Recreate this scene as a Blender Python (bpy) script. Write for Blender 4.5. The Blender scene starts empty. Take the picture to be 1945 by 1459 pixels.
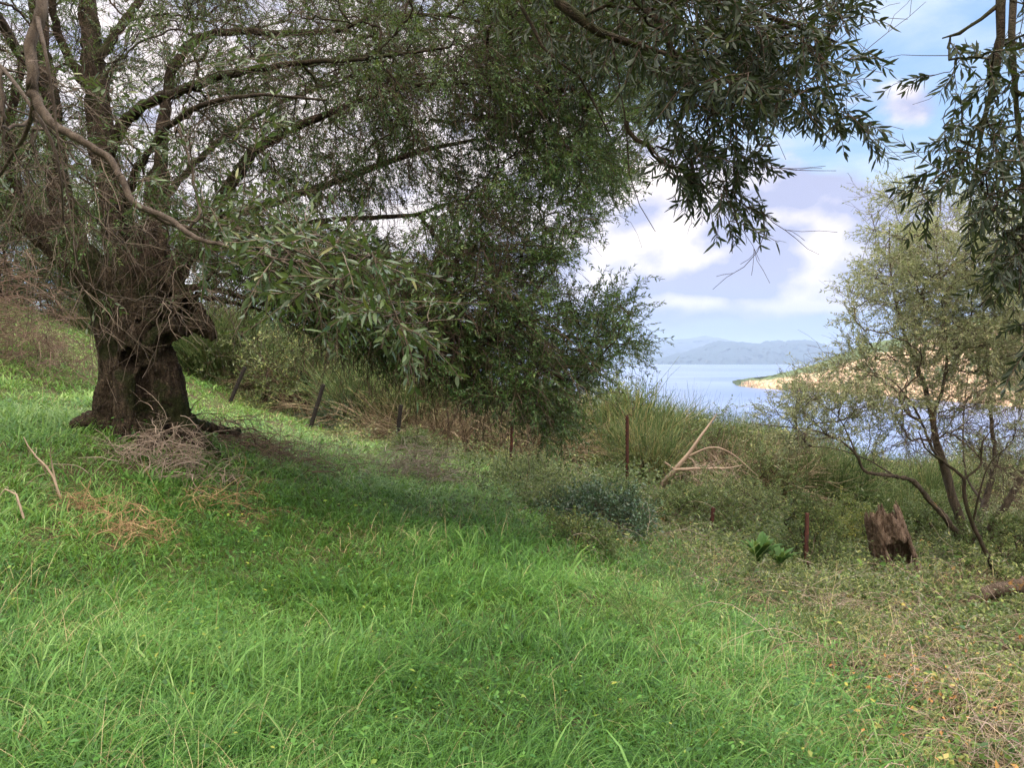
import bpy, math, random
import numpy as np
from mathutils import Vector
rng = np.random.default_rng(7)
random.seed(7)
R = math.radians
C = bpy.context.scene
COL = C.collection

# ------------------------------------------------------------------ camera, sky, sun, exposure
F, CX, CY, HOR = 1461.0, 972.5, 729.5, 686.0        # photograph: focal length, centre, sea horizon (px)
EYE = 1.6
PITCH = math.atan((CY - HOR) / F)
cam = bpy.data.cameras.new('camera'); co = bpy.data.objects.new('camera', cam); COL.objects.link(co)
co.location = (0, 0, EYE); co.rotation_euler = (math.pi/2 - PITCH, 0, 0)
cam.sensor_fit = 'HORIZONTAL'; cam.sensor_width = 36; cam.lens = 36 * F / 1945
cam.clip_start = 0.05; cam.clip_end = 120000
C.camera = co
SUN_EL, SUN_AZ = R(13), math.atan2(-0.82, -0.57)     # the sun stands low behind the viewer's left, behind the hill
sdir = np.array([math.sin(SUN_AZ)*math.cos(SUN_EL), math.cos(SUN_AZ)*math.cos(SUN_EL), math.sin(SUN_EL)])
sl = bpy.data.lights.new('sun', 'SUN'); sl.energy = 3.4; sl.angle = R(0.5); sl.color = (1.0, 0.78, 0.54)
so = bpy.data.objects.new('sun', sl); COL.objects.link(so)
so.rotation_euler = Vector(sdir).to_track_quat('Z', 'Y').to_euler()
C.view_settings.view_transform = 'Standard'; C.view_settings.look = 'None'
C.view_settings.exposure = 0.92; C.view_settings.gamma = 1
C.view_settings.use_curve_mapping = False
cy = C.cycles
cy.use_denoising = True; cy.denoising_prefilter = 'NONE'; cy.use_adaptive_sampling = False; cy.max_bounces = 6; cy.diffuse_bounces = 3; cy.glossy_bounces = 2; cy.transmission_bounces = 3
cy.transparent_max_bounces = 4; cy.volume_bounces = 0; cy.sample_clamp_indirect = 4

class NT:
    """small helper to write node trees"""
    def __init__(s, tree): s.t = tree; s.n = tree.nodes; s.l = tree.links
    def __call__(s, typ, ins=None, **kw):
        nd = s.n.new(typ)
        for k, v in kw.items(): setattr(nd, k, v)
        for k, v in (ins or {}).items():
            sk = nd.inputs[k]
            if isinstance(v, bpy.types.NodeSocket): s.l.new(v, sk)
            else: sk.default_value = v
        return nd
    def math(s, op, a, b=0.0, clamp=False):
        return s('ShaderNodeMath', {0: a, 1: b}, operation=op, use_clamp=clamp).outputs[0]
    def sstep(s, x, a, b):
        return s('ShaderNodeMapRange', {0: x, 1: a, 2: b, 3: 0.0, 4: 1.0}, interpolation_type='SMOOTHSTEP').outputs[0]
    def mix(s, f, a, b):
        m = s('ShaderNodeMix', data_type='RGBA')
        for k, v in ((0, f), (6, a), (7, b)):
            if isinstance(v, bpy.types.NodeSocket): s.l.new(v, m.inputs[k])
            else: m.inputs[k].default_value = v if k == 0 else (*v, 1)
        return m.outputs[2]
    def ramp(s, f, stops, interp='LINEAR'):
        r = s('ShaderNodeValToRGB', {0: f}); cr = r.color_ramp; cr.interpolation = interp
        while len(cr.elements) < len(stops): cr.elements.new(0.5)
        for e, (p, c) in zip(cr.elements, stops): e.position = p; e.color = (*c, 1)
        return r.outputs[0]

def px_dir(px, py):
    u, v = (px - CX) / F, (CY - py) / F
    return np.array([u, math.cos(PITCH) + v*math.sin(PITCH), -math.sin(PITCH) + v*math.cos(PITCH)])
def P(px, py, Y):
    d = px_dir(px, py); return np.array([0, 0, EYE]) + d * (Y / d[1])
def Pv(px, py, Y):
    px, py, Y = map(np.asarray, (px, py, Y))
    u, v = (px - CX) / F, (CY - py) / F
    dy = math.cos(PITCH) + v*math.sin(PITCH); dz = -math.sin(PITCH) + v*math.cos(PITCH)
    return np.stack([u/dy*Y, Y + 0*u, EYE + dz/dy*Y], -1)

def build_world():
    w = bpy.data.worlds.new('World'); C.world = w; w.use_nodes = True
    t = NT(w.node_tree); t.n.clear()
    sky = t('ShaderNodeTexSky', sky_type='NISHITA', sun_disc=False, sun_elevation=SUN_EL, sun_rotation=SUN_AZ,
            air_density=1.2, dust_density=0.6, ozone_density=2.0, altitude=100)
    tc = t('ShaderNodeTexCoord'); sp = t('ShaderNodeSeparateXYZ', {0: tc.outputs['Generated']})
    x, y, z = sp.outputs
    az = t.math('ARCTAN2', x, y)
    el = t.math('ARCSINE', t.math('MINIMUM', t.math('MAXIMUM', z, -1.0), 1.0))
    # cloud space: azimuth and elevation in radians, stretched sideways towards the horizon
    v = t('ShaderNodeCombineXYZ', {0: az, 1: t.math('MULTIPLY', el, 1.5), 2: 0.37}).outputs[0]
    n1 = t('ShaderNodeTexNoise', {'Vector': v, 'Scale': 5.0, 'Detail': 9.0, 'Roughness': 0.55, 'Distortion': 0.25}).outputs[0]
    vs = t('ShaderNodeVectorMath', {0: v, 1: (0.016, -0.034, 0)}, operation='ADD').outputs[0]     # shifted towards the light
    n2 = t('ShaderNodeTexNoise', {'Vector': v, 'Scale': 11.0, 'Detail': 6.0, 'Roughness': 0.46}).outputs[0]
    n3 = t('ShaderNodeTexNoise', {'Vector': vs, 'Scale': 11.0, 'Detail': 6.0, 'Roughness': 0.46}).outputs[0]
    wisp = t('ShaderNodeTexNoise', {'Vector': t('ShaderNodeCombineXYZ', {0: az, 1: t.math('MULTIPLY', el, 3.2), 2: 2.2}).outputs[0],
             'Scale': 3.2, 'Detail': 8.0, 'Roughness': 0.5, 'Distortion': 0.5}).outputs[0]
    def blob(px, py, rx, ry, k=1.0):
        d = px_dir(px, py); a0 = math.atan2(d[0], d[1]); e0 = math.asin(d[2]/np.linalg.norm(d))
        dx = t.math('DIVIDE', t.math('SUBTRACT', az, a0), rx/F); dy = t.math('DIVIDE', t.math('SUBTRACT', el, e0), ry/F)
        q = t.math('ADD', t.math('MULTIPLY', dx, dx), t.math('MULTIPLY', dy, dy))
        return t.math('MULTIPLY', t.math('EXPONENT', t.math('MULTIPLY', q, -1.0)), k)
    def add(*a):
        r = a[0]
        for b in a[1:]: r = t.math('ADD', r, b)
        return r
    # bodies of cumulus
    body = add(blob(1400, 440, 250, 125, .8), blob(1250, 470, 170, 110), blob(1520, 470, 150, 90), blob(1390, 500, 210, 70), blob(1230, 350, 75, 60, 0.75),
               blob(1420, 390, 120, 60, 0.6), blob(800, 420, 420, 200, 1.0), blob(1750, 200, 60, 40, 0.45), blob(1590, 410, 70, 60, 0.5),
               blob(450, 260, 480, 300, 1.0), blob(1300, 575, 120, 14, 0.75), blob(1565, 583, 75, 9, 0.75), blob(1900, 470, 150, 90, 0.8))
    dens = add(body, t.math('MULTIPLY', t.math('SUBTRACT', n1, 0.5), 1.7), t.math('MULTIPLY', t.math('SUBTRACT', n2, 0.5), 0.9))
    over = t.sstep(el, R(24), R(50))                                      # the cloud deck higher up
    back = t.sstep(y, 0.35, -0.2)
    dens = t.math('ADD', dens, t.math('MULTIPLY', t.math('MAXIMUM', over, back), 0.55))
    mask = t.sstep(dens, 0.22, 0.54)
    wm = t.math('MULTIPLY', t.sstep(wisp, 0.40, 0.64), 0.95)
    # light and grey sides
    lit = add(t.math('MULTIPLY', t.math('SUBTRACT', n2, n3), 3.4), t.math('MULTIPLY', t.math('SUBTRACT', n1, 0.5), 2.4),
              blob(1570, 490, 48, 50, 0.95), blob(1225, 325, 70, 40, 0.75), blob(1290, 470, 70, 45, 0.35), blob(1420, 330, 90, 30, .4), blob(1440, 480, 70, 90, -.35), blob(550, 280, 560, 330, 0.95),
              blob(1565, 583, 80, 10, 0.9), blob(1300, 574, 110, 12, 0.5), blob(1390, 540, 330, 32, -0.5), 0.20)
    lit = t.math('ADD', lit, t.math('MULTIPLY', back, 0.5))
    lit = t.math('MAXIMUM', t.math('MINIMUM', lit, 1.0), 0.0)
    S = 5.9
    ccol = t.mix(lit, (0.49*S, 0.51*S, 0.72*S), (1.22*S, 1.09*S, 1.02*S))
    skyc = sky.outputs[0]
    # thin high veil brightens the clear blue
    veil = t.mix(0.62, skyc, (0.34*S, 0.56*S, 1.0*S))
    # bluish murk low over the sea
    low = t.sstep(el, R(6.5), R(0.2))
    base = t.mix(wm, veil, (0.72*S, 0.83*S, 0.99*S))
    c = t.mix(mask, base, ccol)
    c = t.mix(t.math('MULTIPLY', low, 0.95), c, (0.24*S, 0.34*S, 0.62*S))
    # unseen sky overhead and behind boosted and warmed as added fill for the slope
    gain = t.math('ADD', 1.0, t.math('MAXIMUM', t.math('MULTIPLY', over, 6.0), t.math('MULTIPLY', back, 1.0)))
    c = t('ShaderNodeVectorMath', {0: c, 3: gain}, operation='SCALE').outputs[0]
    c = t.mix(t.math('MAXIMUM', over, back), c, t('ShaderNodeVectorMath', {0: c, 1: (1.08, .98, .80)}, operation='MULTIPLY').outputs[0])
    bg = t('ShaderNodeBackground', {0: c, 1: 0.1})
    o = t('ShaderNodeOutputWorld', {0: bg.outputs[0]})
    w.cycles.sampling_method = 'MANUAL'; w.cycles.sample_map_resolution = 512
build_world()

# ------------------------------------------------------------------ numeric helpers
def vnoise(p, seed=0):
    p = np.asarray(p, float); i = np.floor(p).astype(np.int64); f = p - i; f = f*f*(3-2*f)
    def h(a, b, c):
        n = (a*374761393 + b*668265263 + c*1274126177 + seed*974634777) & 0xffffffff
        n = ((n ^ (n >> 13)) * 1274126177) & 0xffffffff
        n = ((n ^ (n >> 16)) * 2246822519) & 0xffffffff
        return ((n ^ (n >> 15)) & 0xffffff) / float(0xffffff)
    r = 0
    for dx in (0, 1):
        for dy in (0, 1):
            for dz in (0, 1):
                wgt = (f[..., 0] if dx else 1-f[..., 0])*(f[..., 1] if dy else 1-f[..., 1])*(f[..., 2] if dz else 1-f[..., 2])
                r = r + wgt*h(i[..., 0]+dx, i[..., 1]+dy, i[..., 2]+dz)
    return r
def fbm(p, oct=4, seed=0, rough=0.5):
    p = np.asarray(p, float); r = 0; a = 1; s = 0
    for k in range(oct):
        r = r + a*vnoise(p*(2**k), seed+k); s += a; a *= rough
    return r/s
def fbm2(x, y, sc, oct=4, seed=0): return fbm(np.stack([x*sc, y*sc, 0*x+3.3], -1), oct, seed)
def nrm(v): return v/np.maximum(np.linalg.norm(v, axis=-1, keepdims=True), 1e-9)
def smooth(x, a, b):
    t = np.clip((x-a)/(b-a), 0, 1); return t*t*(3-2*t)
def rnd(*s): return rng.random(s)
def rdir(n):
    return nrm(rng.normal(size=(n, 3)))
def in_poly(x, y, poly):
    poly = np.asarray(poly, float); r = np.zeros(np.shape(x), bool); j = len(poly)-1
    for i in range(len(poly)):
        xi, yi = poly[i]; xj, yj = poly[j]
        r ^= ((yi > y) != (yj > y)) & (x < (xj-xi)*(y-yi)/(yj-yi+1e-12)+xi); j = i
    return r
def sample_poly(poly, n):
    p = np.asarray(poly, float); lo, hi = p.min(0), p.max(0); out = np.zeros((0, 2))
    while len(out) < n:
        q = lo+(hi-lo)*rnd(n*2, 2); out = np.vstack([out, q[in_poly(q[:, 0], q[:, 1], p)]])
    return out[:n]
def catmull(pts, m):
    p = np.asarray(pts, float); q = np.vstack([2*p[0]-p[1], p, 2*p[-1]-p[-2]])
    seg = np.linspace(0, len(p)-1, m); i = np.minimum(seg.astype(int), len(p)-2); t = (seg-i)[:, None]
    a, b, c, d = q[i], q[i+1], q[i+2], q[i+3]
    return 0.5*((2*b)+(-a+c)*t+(2*a-5*b+4*c-d)*t*t+(-a+3*b-3*c+d)*t**3)

class Geo:
    def __init__(s): s.v = []; s.q = []; s.t = []; s.a = []; s.n = 0
    def add(s, v, q=None, t=None, a=None):
        v = np.asarray(v, np.float32).reshape(-1, 3)
        if q is not None and len(q): s.q.append(np.asarray(q, np.int32).reshape(-1, 4)+s.n)
        if t is not None and len(t): s.t.append(np.asarray(t, np.int32).reshape(-1, 3)+s.n)
        s.v.append(v); s.a.append(np.full(len(v), 0.5, np.float32) if a is None else np.asarray(a, np.float32).reshape(-1))
        s.n += len(v); return s
    def arrays(s):
        v = np.concatenate(s.v) if s.v else np.zeros((0, 3), np.float32)
        q = np.concatenate(s.q) if s.q else np.zeros((0, 4), np.int32)
        t = np.concatenate(s.t) if s.t else np.zeros((0, 3), np.int32)
        a = np.concatenate(s.a) if s.a else np.zeros(0, np.float32)
        return v, q, t, a
    def merge(s, o, M=None, off=(0, 0, 0), da=0.0):
        v, q, t, a = o.arrays()
        if M is not None: v = v @ np.asarray(M, np.float32).T
        return s.add(v+np.asarray(off, np.float32), q, t, np.clip(a+da, 0, 1))
    def mesh(s, name, mat, smooth_=False, off=(0, 0, 0)):
        v, q, t, a = s.arrays(); v = v-np.asarray(off, np.float32)
        me = bpy.data.meshes.new(name); me.vertices.add(len(v)); me.vertices.foreach_set('co', v.ravel())
        nl = len(q)*4+len(t)*3; me.loops.add(nl); me.loops.foreach_set('vertex_index', np.concatenate([q.ravel(), t.ravel()]).astype(np.int32))
        me.polygons.add(len(q)+len(t))
        st = np.concatenate([np.arange(len(q))*4, len(q)*4+np.arange(len(t))*3]).astype(np.int32)
        me.polygons.foreach_set('loop_start', st)
        if smooth_: me.polygons.foreach_set('use_smooth', np.ones(len(st), bool))
        at = me.attributes.new('v', 'FLOAT', 'POINT'); at.data.foreach_set('value', a)
        me.update(calc_edges=True); me.materials.append(mat)
        return me
def obj(name, geo, mat, parent=None, loc=None, sm=False):
    """geometry is given in world space; it is stored relative to the parent's (or its own) base"""
    off = parent['_base'] if parent is not None else (loc if loc is not None else (0, 0, 0))
    me = geo.mesh(name, mat, sm, off); o = bpy.data.objects.new(name, me); COL.objects.link(o)
    if parent is not None: o.parent = parent; o['_base'] = list(off)
    elif loc is not None: o.location = loc; o['_base'] = [float(k) for k in loc]
    else: o['_base'] = [0.0, 0.0, 0.0]
    return o
def tag(o, label=None, cat=None, group=None, kind=None):
    if label: o['label'] = label
    if cat: o['category'] = cat
    if group: o['group'] = group
    if kind: o['kind'] = kind
    return o
def thing(name, label, cat, loc, group=None):
    o = bpy.data.objects.new(name, None); COL.objects.link(o); o.location = [float(k) for k in loc]; o.empty_display_size = 0.2
    o['_base'] = [float(k) for k in loc]
    return tag(o, label, cat, group)

def tubes(Cn, Rd, K=5, a=None, close=True):
    """Cn (n,M,3) centre lines, Rd (n,M) radii -> Geo"""
    Cn = np.asarray(Cn, float); Rd = np.asarray(Rd, float); n, M, _ = Cn.shape
    T = nrm(np.gradient(Cn, axis=1)); mt = np.abs(T.mean(1)); ref = np.eye(3)[np.argmin(mt, 1)][:, None, :]
    A = nrm(np.cross(T, ref)); B = np.cross(T, A)
    an = np.arange(K)/K*2*np.pi
    V = Cn[:, :, None]+Rd[:, :, None, None]*(np.cos(an)[None, None, :, None]*A[:, :, None]+np.sin(an)[None, None, :, None]*B[:, :, None])
    base = (np.arange(n)*M*K)[:, None, None]; i = np.arange(M-1)[None, :, None]; k = np.arange(K)[None, None, :]; k2 = (k+1) % K
    q = np.stack([base+i*K+k, base+i*K+k2, base+(i+1)*K+k2, base+(i+1)*K+k], -1).reshape(-1, 4)
    if a is None: a = rnd(n)
    return Geo().add(V.reshape(-1, 3), q, None, np.repeat(a, M*K))
def leaves(p, d, nn, L, W, near=False, fold=0.12, curl=0.12, a=None):
    n = len(p); d = nrm(d); s = nrm(np.cross(d, nn)); nn = np.cross(s, d)
    L = np.broadcast_to(np.asarray(L, float), (n,))[:, None]; W = np.broadcast_to(np.asarray(W, float), (n,))[:, None]*0.5
    if a is None: a = rnd(n)
    if not near:
        V = np.stack([p, p+d*L*.45+s*W+nn*W*fold*2, p+d*L-nn*L*curl, p+d*L*.45-s*W+nn*W*fold*2], 1)
        return Geo().add(V, (np.arange(n)*4)[:, None]+np.arange(4), None, np.repeat(a, 4))
    f = nn*W*fold*2
    V = np.stack([p, p+d*L*.5-nn*L*curl*.2, p+d*L-nn*L*curl, p+d*L*.28+s*W*.85+f, p+d*L*.66+s*W*.82+f-nn*L*curl*.4,
                  p+d*L*.28-s*W*.85+f, p+d*L*.66-s*W*.82+f-nn*L*curl*.4], 1)
    b = (np.arange(n)*7)[:, None]
    q = np.concatenate([b+np.array([0, 3, 4, 1]), b+np.array([0, 1, 6, 5])]); t = np.concatenate([b+np.array([1, 4, 2]), b+np.array([1, 2, 6])])
    return Geo().add(V, q, t, np.repeat(a, 7))
def twigs(p, d, L, droop=0.3, wob=0.15, M=5):
    """centre lines (n,M,3)"""
    n = len(p); d = nrm(d); L = np.broadcast_to(np.asarray(L, float), (n,)); droop = np.broadcast_to(np.asarray(droop, float), (n,))
    Cn = np.zeros((n, M, 3)); Cn[:, 0] = p; cur = d.copy()
    for i in range(1, M):
        cur = nrm(cur+rng.normal(size=(n, 3))*wob+np.array([0, 0, -1.])*(droop/(M-1))[:, None]*1.6)
        Cn[:, i] = Cn[:, i-1]+cur*(L/(M-1))[:, None]
    return Cn
def along(Cn, t):
    """points and tangents at fractions t (n,J) of the lines"""
    M = Cn.shape[1]; s = np.clip(t, 0, .9999)*(M-1); i = s.astype(int); f = (s-i)[..., None]
    r = np.arange(len(Cn))[:, None]
    return Cn[r, i]*(1-f)+Cn[r, i+1]*f, nrm(Cn[r, i+1]-Cn[r, i])
def spray_leaves(Cn, J, L, W, near=False, t0=0.12, spread=0.9, a=None, up=0.6, drop=0.0):
    """pairs of leaves along twigs Cn"""
    n = len(Cn); t = t0+(1-t0)*(np.arange(J)+rnd(n, J)*.6)/J
    p, T = along(Cn, t); p = np.repeat(p.reshape(-1, 3), 2, 0); T = np.repeat(T.reshape(-1, 3), 2, 0)
    k = rng.normal(size=(n, J, 3)); side = nrm(np.cross(T.reshape(n, J, 2, 3)[:, :, 0], k)); side = np.stack([side, -side], 2).reshape(-1, 3)
    m = len(p); d = nrm(T*(.75+.3*rnd(m, 1))+side*spread+rng.normal(size=(m, 3))*.18+np.array([0, 0, -drop]))
    nn = nrm(rng.normal(size=(m, 3))*(1-up)+np.array([0, 0, up]))
    if a is None: aa = rnd(m)
    else: aa = np.clip(np.repeat(a, 2*J)+rng.normal(size=m)*.18, 0, 1)
    return leaves(p, d, nn, L*(.7+.5*rnd(m)), W*(.75+.5*rnd(m)), near, a=aa)

class Tree:
    """skeleton that grows towards target points"""
    def __init__(s): s.p = np.zeros((60000, 3)); s.d = np.zeros((60000, 3)); s.par = np.full(60000, -1); s.n = 0; s.tips = []; s.chains = []; s.poly = []
    def limb(s, pts, parent=None, m=None):
        """pts: (x,y,z,r) rows"""
        pts = np.asarray(pts, float); L = np.linalg.norm(np.diff(pts[:, :3], axis=0), axis=1).sum(); m = m or max(4, int(L/.09))
        c = catmull(pts, m); c[1:-1, :3] += rng.normal(size=(m-2, 3))*c[1:-1, 3:4]*.18
        i0 = s.n; T = nrm(np.gradient(c[:, :3], axis=0))
        s.p[i0:i0+m] = c[:, :3]; s.d[i0:i0+m] = T
        s.par[i0:i0+m] = np.arange(i0-1, i0+m-1); s.par[i0] = parent if parent is not None else -1
        s.n += m; s.poly.append(c); return i0
    def grow(s, targets, droop=0.3, back=1.6, order=None, m=6, maxlen=None, wob=.05, start=0):
        o = np.argsort(np.min(np.linalg.norm(targets[:, None]-s.p[None, :s.n:4], axis=2), 1)) if order is None else order
        for ti in o:
            t = targets[ti]; v = t-s.p[start:s.n]; L = np.linalg.norm(v, axis=1)+1e-6
            cs = (v*s.d[start:s.n]).sum(1)/L; cost = L*(1+back*(1-cs)**1.2)
            j = int(np.argmin(cost))+start; Lj = L[j-start]
            if Lj < .06: continue
            if maxlen and Lj > maxlen: continue
            a = s.p[j]; u = np.linspace(0, 1, m+1)[:, None]
            t0 = s.d[j]*Lj*.9*max(.12, min(1, .35+.65*float(cs[j-start]))); e = nrm((t-a)/Lj+np.array([0, 0, -droop])+rng.normal(size=3)*.2)
            t1 = e*Lj*.8
            c = (2*u**3-3*u**2+1)*a+(u**3-2*u**2+u)*t0+(-2*u**3+3*u**2)*t+(u**3-u**2)*t1
            c[1:-1] += rng.normal(size=(m-1, 3))*Lj*wob
            i0 = s.n; s.p[i0:i0+m] = c[1:]; s.d[i0:i0+m] = nrm(np.gradient(c, axis=0))[1:]
            s.par[i0:i0+m] = np.arange(i0-1, i0+m-1); s.par[i0] = j; s.n += m
            s.chains.append((j, i0, m)); s.tips.append((i0+m-1, ti))
    def wood(s, rtip=.0022, ex=.46, K=5, rmax=.05):
        cnt = np.zeros(s.n)
        for i, _ in s.tips: cnt[i] += 1
        for i in range(s.n-1, -1, -1):
            if s.par[i] >= 0: cnt[s.par[i]] += cnt[i]
        r = np.minimum(rtip*np.maximum(cnt, 1)**ex, rmax); g = Geo()
        if s.chains:
            Cn = []; Rr = []
            for j, i0, m in s.chains:
                Cn.append(np.vstack([s.p[j:j+1], s.p[i0:i0+m]])); Rr.append(np.concatenate([[r[i0]], r[i0:i0+m]]))
            big = np.array([q[0] > .006 for q in Rr]); Cn = np.array(Cn); Rr = np.array(Rr)
            if big.any(): g.merge(tubes(Cn[big], Rr[big], 7))
            if (~big).any(): g.merge(tubes(Cn[~big], Rr[~big], 4))
        return g
    def limbs_geo(s, K=14, bump=.12):
        g = Geo()
        for c in s.poly:
            t = tubes(c[None, :, :3], c[None, :, 3], K, a=np.array([.5])); v = t.v[0]; M = len(c)
            cen = np.repeat(c[:, :3], K, 0); rad = (v-cen); r0 = np.linalg.norm(rad, axis=1, keepdims=True)
            nz = fbm(v*6, 3, 5)-.5+(fbm(v*22, 2, 9)-.5)*.6
            t.v[0] = (cen+rad*(1+nz[:, None]*bump*2.2)).astype(np.float32); g.merge(t)
        return g

# ------------------------------------------------------------------ terrain
def h_far(x, y):
    s = .85*x+.45*y; c = -.45*x+.85*y
    up = 270*(1-np.exp(np.minimum(s, 0)/520)); dn = -(.22*np.maximum(s, 0)+.0006*np.maximum(s, 0)**2)
    return np.maximum(up+dn, -140)+(fbm2(x, y, .012, 3, 4)-.5)*8*smooth(np.hypot(x, y), 60, 200)
def gp(px, py, Y): q = P(px, py, Y); return (q[0], q[1], q[2])
CT = [(0, 0, 0), (-1.73, 2.6, .22), (0, 3.0, 0), (2.26, 3.4, -.22), (-3, 0, .5), (3, 0, -.35), (0, -4, .5),
      gp(275, 805, 8), gp(0, 830, 7.6), gp(0, 740, 12), gp(0, 560, 26), gp(150, 650, 17), gp(480, 850, 9),
      gp(300, 1000, 6.0), gp(600, 1100, 5.3), gp(650, 920, 8.6), gp(972, 1130, 5.1), gp(1250, 1250, 4.3),
      gp(435, 767, 18), gp(588, 813, 16), gp(753, 852, 14.5), gp(969, 892, 13), gp(1191, 937, 11.8), gp(1347, 1027, 10.2), gp(1531, 1084, 8.9),
      gp(1700, 1105, 8.7), gp(1850, 1075, 10), gp(1945, 1140, 8.2), gp(1500, 1200, 6.2), gp(1900, 1300, 5.0), gp(1200, 1060, 7.6),
      gp(1000, 1000, 8.0), gp(1600, 980, 14.5), gp(1400, 930, 17), gp(1100, 890, 18), gp(800, 810, 21), gp(600, 770, 24), gp(400, 730, 25),
      gp(1800, 960, 18), gp(1650, 930, 26), gp(1300, 890, 27)]
CT = [tuple(map(float, q)) for q in CT]
for r_ in (48, 75):
    for k in range(12):
        a_ = k/12*2*math.pi; x_, y_ = r_*math.cos(a_), r_*math.sin(a_)
        CT.append((x_, y_, float(h_far(np.array(x_), np.array(y_)))))
CT = np.array(CT)
def _U(r2): return np.where(r2 > 0, r2*np.log(np.maximum(r2, 1e-9)), 0)
_n = len(CT); _K = _U(((CT[:, None, :2]-CT[None, :, :2])**2).sum(2))+np.eye(_n)*.6; _Pm = np.hstack([np.ones((_n, 1)), CT[:, :2]])
_S = np.linalg.solve(np.block([[_K, _Pm], [_Pm.T, np.zeros((3, 3))]]), np.concatenate([CT[:, 2], np.zeros(3)]))
def height(x, y, micro=True):
    x = np.asarray(x, float); y = np.asarray(y, float); sh = x.shape; x = x.ravel(); y = y.ravel(); out = h_far(x, y)
    r = np.hypot(x, y); near = r < 70
    for a in range(0, near.sum(), 60000):
        idx = np.where(near)[0][a:a+60000]; xx, yy = x[idx], y[idx]
        k = _U((xx[:, None]-CT[None, :, 0])**2+(yy[:, None]-CT[None, :, 1])**2) @ _S[:_n]+_S[_n]+_S[_n+1]*xx+_S[_n+2]*yy
        w = 1-smooth(r[idx], 45, 68); out[idx] = out[idx]*(1-w)+k*w
    if micro: out = out+(fbm2(x, y, .9, 3, 11)-.5)*.16*smooth(r, .5, 2)+(fbm2(x, y, 1.5, 3, 19)-.5)*.62*smooth(x-.12*y, .9, 2.2)*(1-smooth(r, 25, 40))*smooth(r, 1, 3)
    return out.reshape(sh)
def ground_hit(px, py, y0=1.5, y1=60):
    Y = np.geomspace(y0, y1, 260); q = Pv(np.full(260, float(px)), np.full(260, float(py)), Y); d = q[:, 2]-height(q[:, 0], q[:, 1])
    i = np.where(d < 0)[0]; i = i[0] if len(i) else 259
    return np.array([q[i, 0], q[i, 1], float(height(q[i:i+1, 0], q[i:i+1, 1])[0])])
def at(px, Y, sink=.05):
    x = (px-CX)/F*Y; return np.array([x, Y, float(height(np.array([x]), np.array([Y]))[0])-sink])
def proj(x, y, z):
    dz = z-EYE; yc = y*math.cos(PITCH)-dz*math.sin(PITCH); zc = y*math.sin(PITCH)+dz*math.cos(PITCH)
    return CX+F*x/yc, CY-F*zc/yc

# ------------------------------------------------------------------ materials
def mat(name): m = bpy.data.materials.new(name); m.use_nodes = True; t = NT(m.node_tree); t.n.clear(); return m, t
def finish(t, sh): t('ShaderNodeOutputMaterial', {0: sh})
def leaf_mat(name, stops, under=None, trans=.3, rough=.5, spec=.3, ucol=.75):
    m, t = mat(name); v = t('ShaderNodeAttribute', attribute_name='v').outputs['Fac']
    c = t.ramp(v, stops)
    if under is not None:
        bf = t('ShaderNodeNewGeometry').outputs['Backfacing']; c = t.mix(t.math('MULTIPLY', bf, ucol), c, under)
    pb = t('ShaderNodeBsdfPrincipled', {'Base Color': c, 'Roughness': rough, 'Specular IOR Level': spec})
    sh = pb.outputs[0]
    if trans:
        tl = t('ShaderNodeBsdfTranslucent', {0: t.mix(.28, c, (.35, .45, .06))}); sh = t('ShaderNodeMixShader', {0: trans, 1: sh, 2: tl.outputs[0]}).outputs[0]
    finish(t, sh); return m
def bark_mat(name, c1, c2, moss=None, sc=14, bump=.5, lichen=None):
    m, t = mat(name); tc = t('ShaderNodeTexCoord').outputs['Object']
    mp = t('ShaderNodeMapping', {0: tc, 3: (1, 1, .28)}).outputs[0]
    n = t('ShaderNodeTexNoise', {'Vector': mp, 'Scale': sc, 'Detail': 8.0, 'Roughness': .65, 'Distortion': .6}).outputs[0]
    vo = t('ShaderNodeTexVoronoi', {'Vector': t('ShaderNodeVectorMath', {0: mp, 1: t('ShaderNodeTexNoise', {'Vector': tc, 'Scale': 9.0}).outputs['Color']}, operation='ADD').outputs[0], 'Scale': sc*.9}, feature='DISTANCE_TO_EDGE').outputs[0]
    c = t.ramp(n, [(.3, c1), (.52, [(a+b)/2 for a, b in zip(c1, c2)]), (.72, c2)])
    cr = t.sstep(vo, 0, .16); c = t.mix(t.math('MULTIPLY', t.math('SUBTRACT', 1.0, cr), .45), c, [k*.35 for k in c1])
    if moss:
        mn = t('ShaderNodeTexNoise', {'Vector': tc, 'Scale': 2.6, 'Detail': 5.0}).outputs[0]
        nz = t('ShaderNodeSeparateXYZ', {0: t('ShaderNodeNewGeometry').outputs['Normal']}).outputs[2]
        k = t.sstep(t.math('ADD', mn, t.math('MULTIPLY', nz, .16)), .5, .64); c = t.mix(t.math('MULTIPLY', k, .8), c, moss)
    if lichen:
        ln = t('ShaderNodeTexNoise', {'Vector': tc, 'Scale': 5.0, 'Detail': 4.0}).outputs[0]; c = t.mix(t.math('MULTIPLY', t.sstep(ln, .62, .72), .7), c, lichen)
    b = t('ShaderNodeBump', {'Height': t.math('ADD', t.math('MULTIPLY', n, 1.0), t.math('MULTIPLY', cr, .6)), 'Strength': bump, 'Distance': .03})
    finish(t, t('ShaderNodeBsdfPrincipled', {'Base Color': c, 'Roughness': .9, 'Specular IOR Level': .15, 'Normal': b.outputs[0]}).outputs[0]); return m
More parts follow.
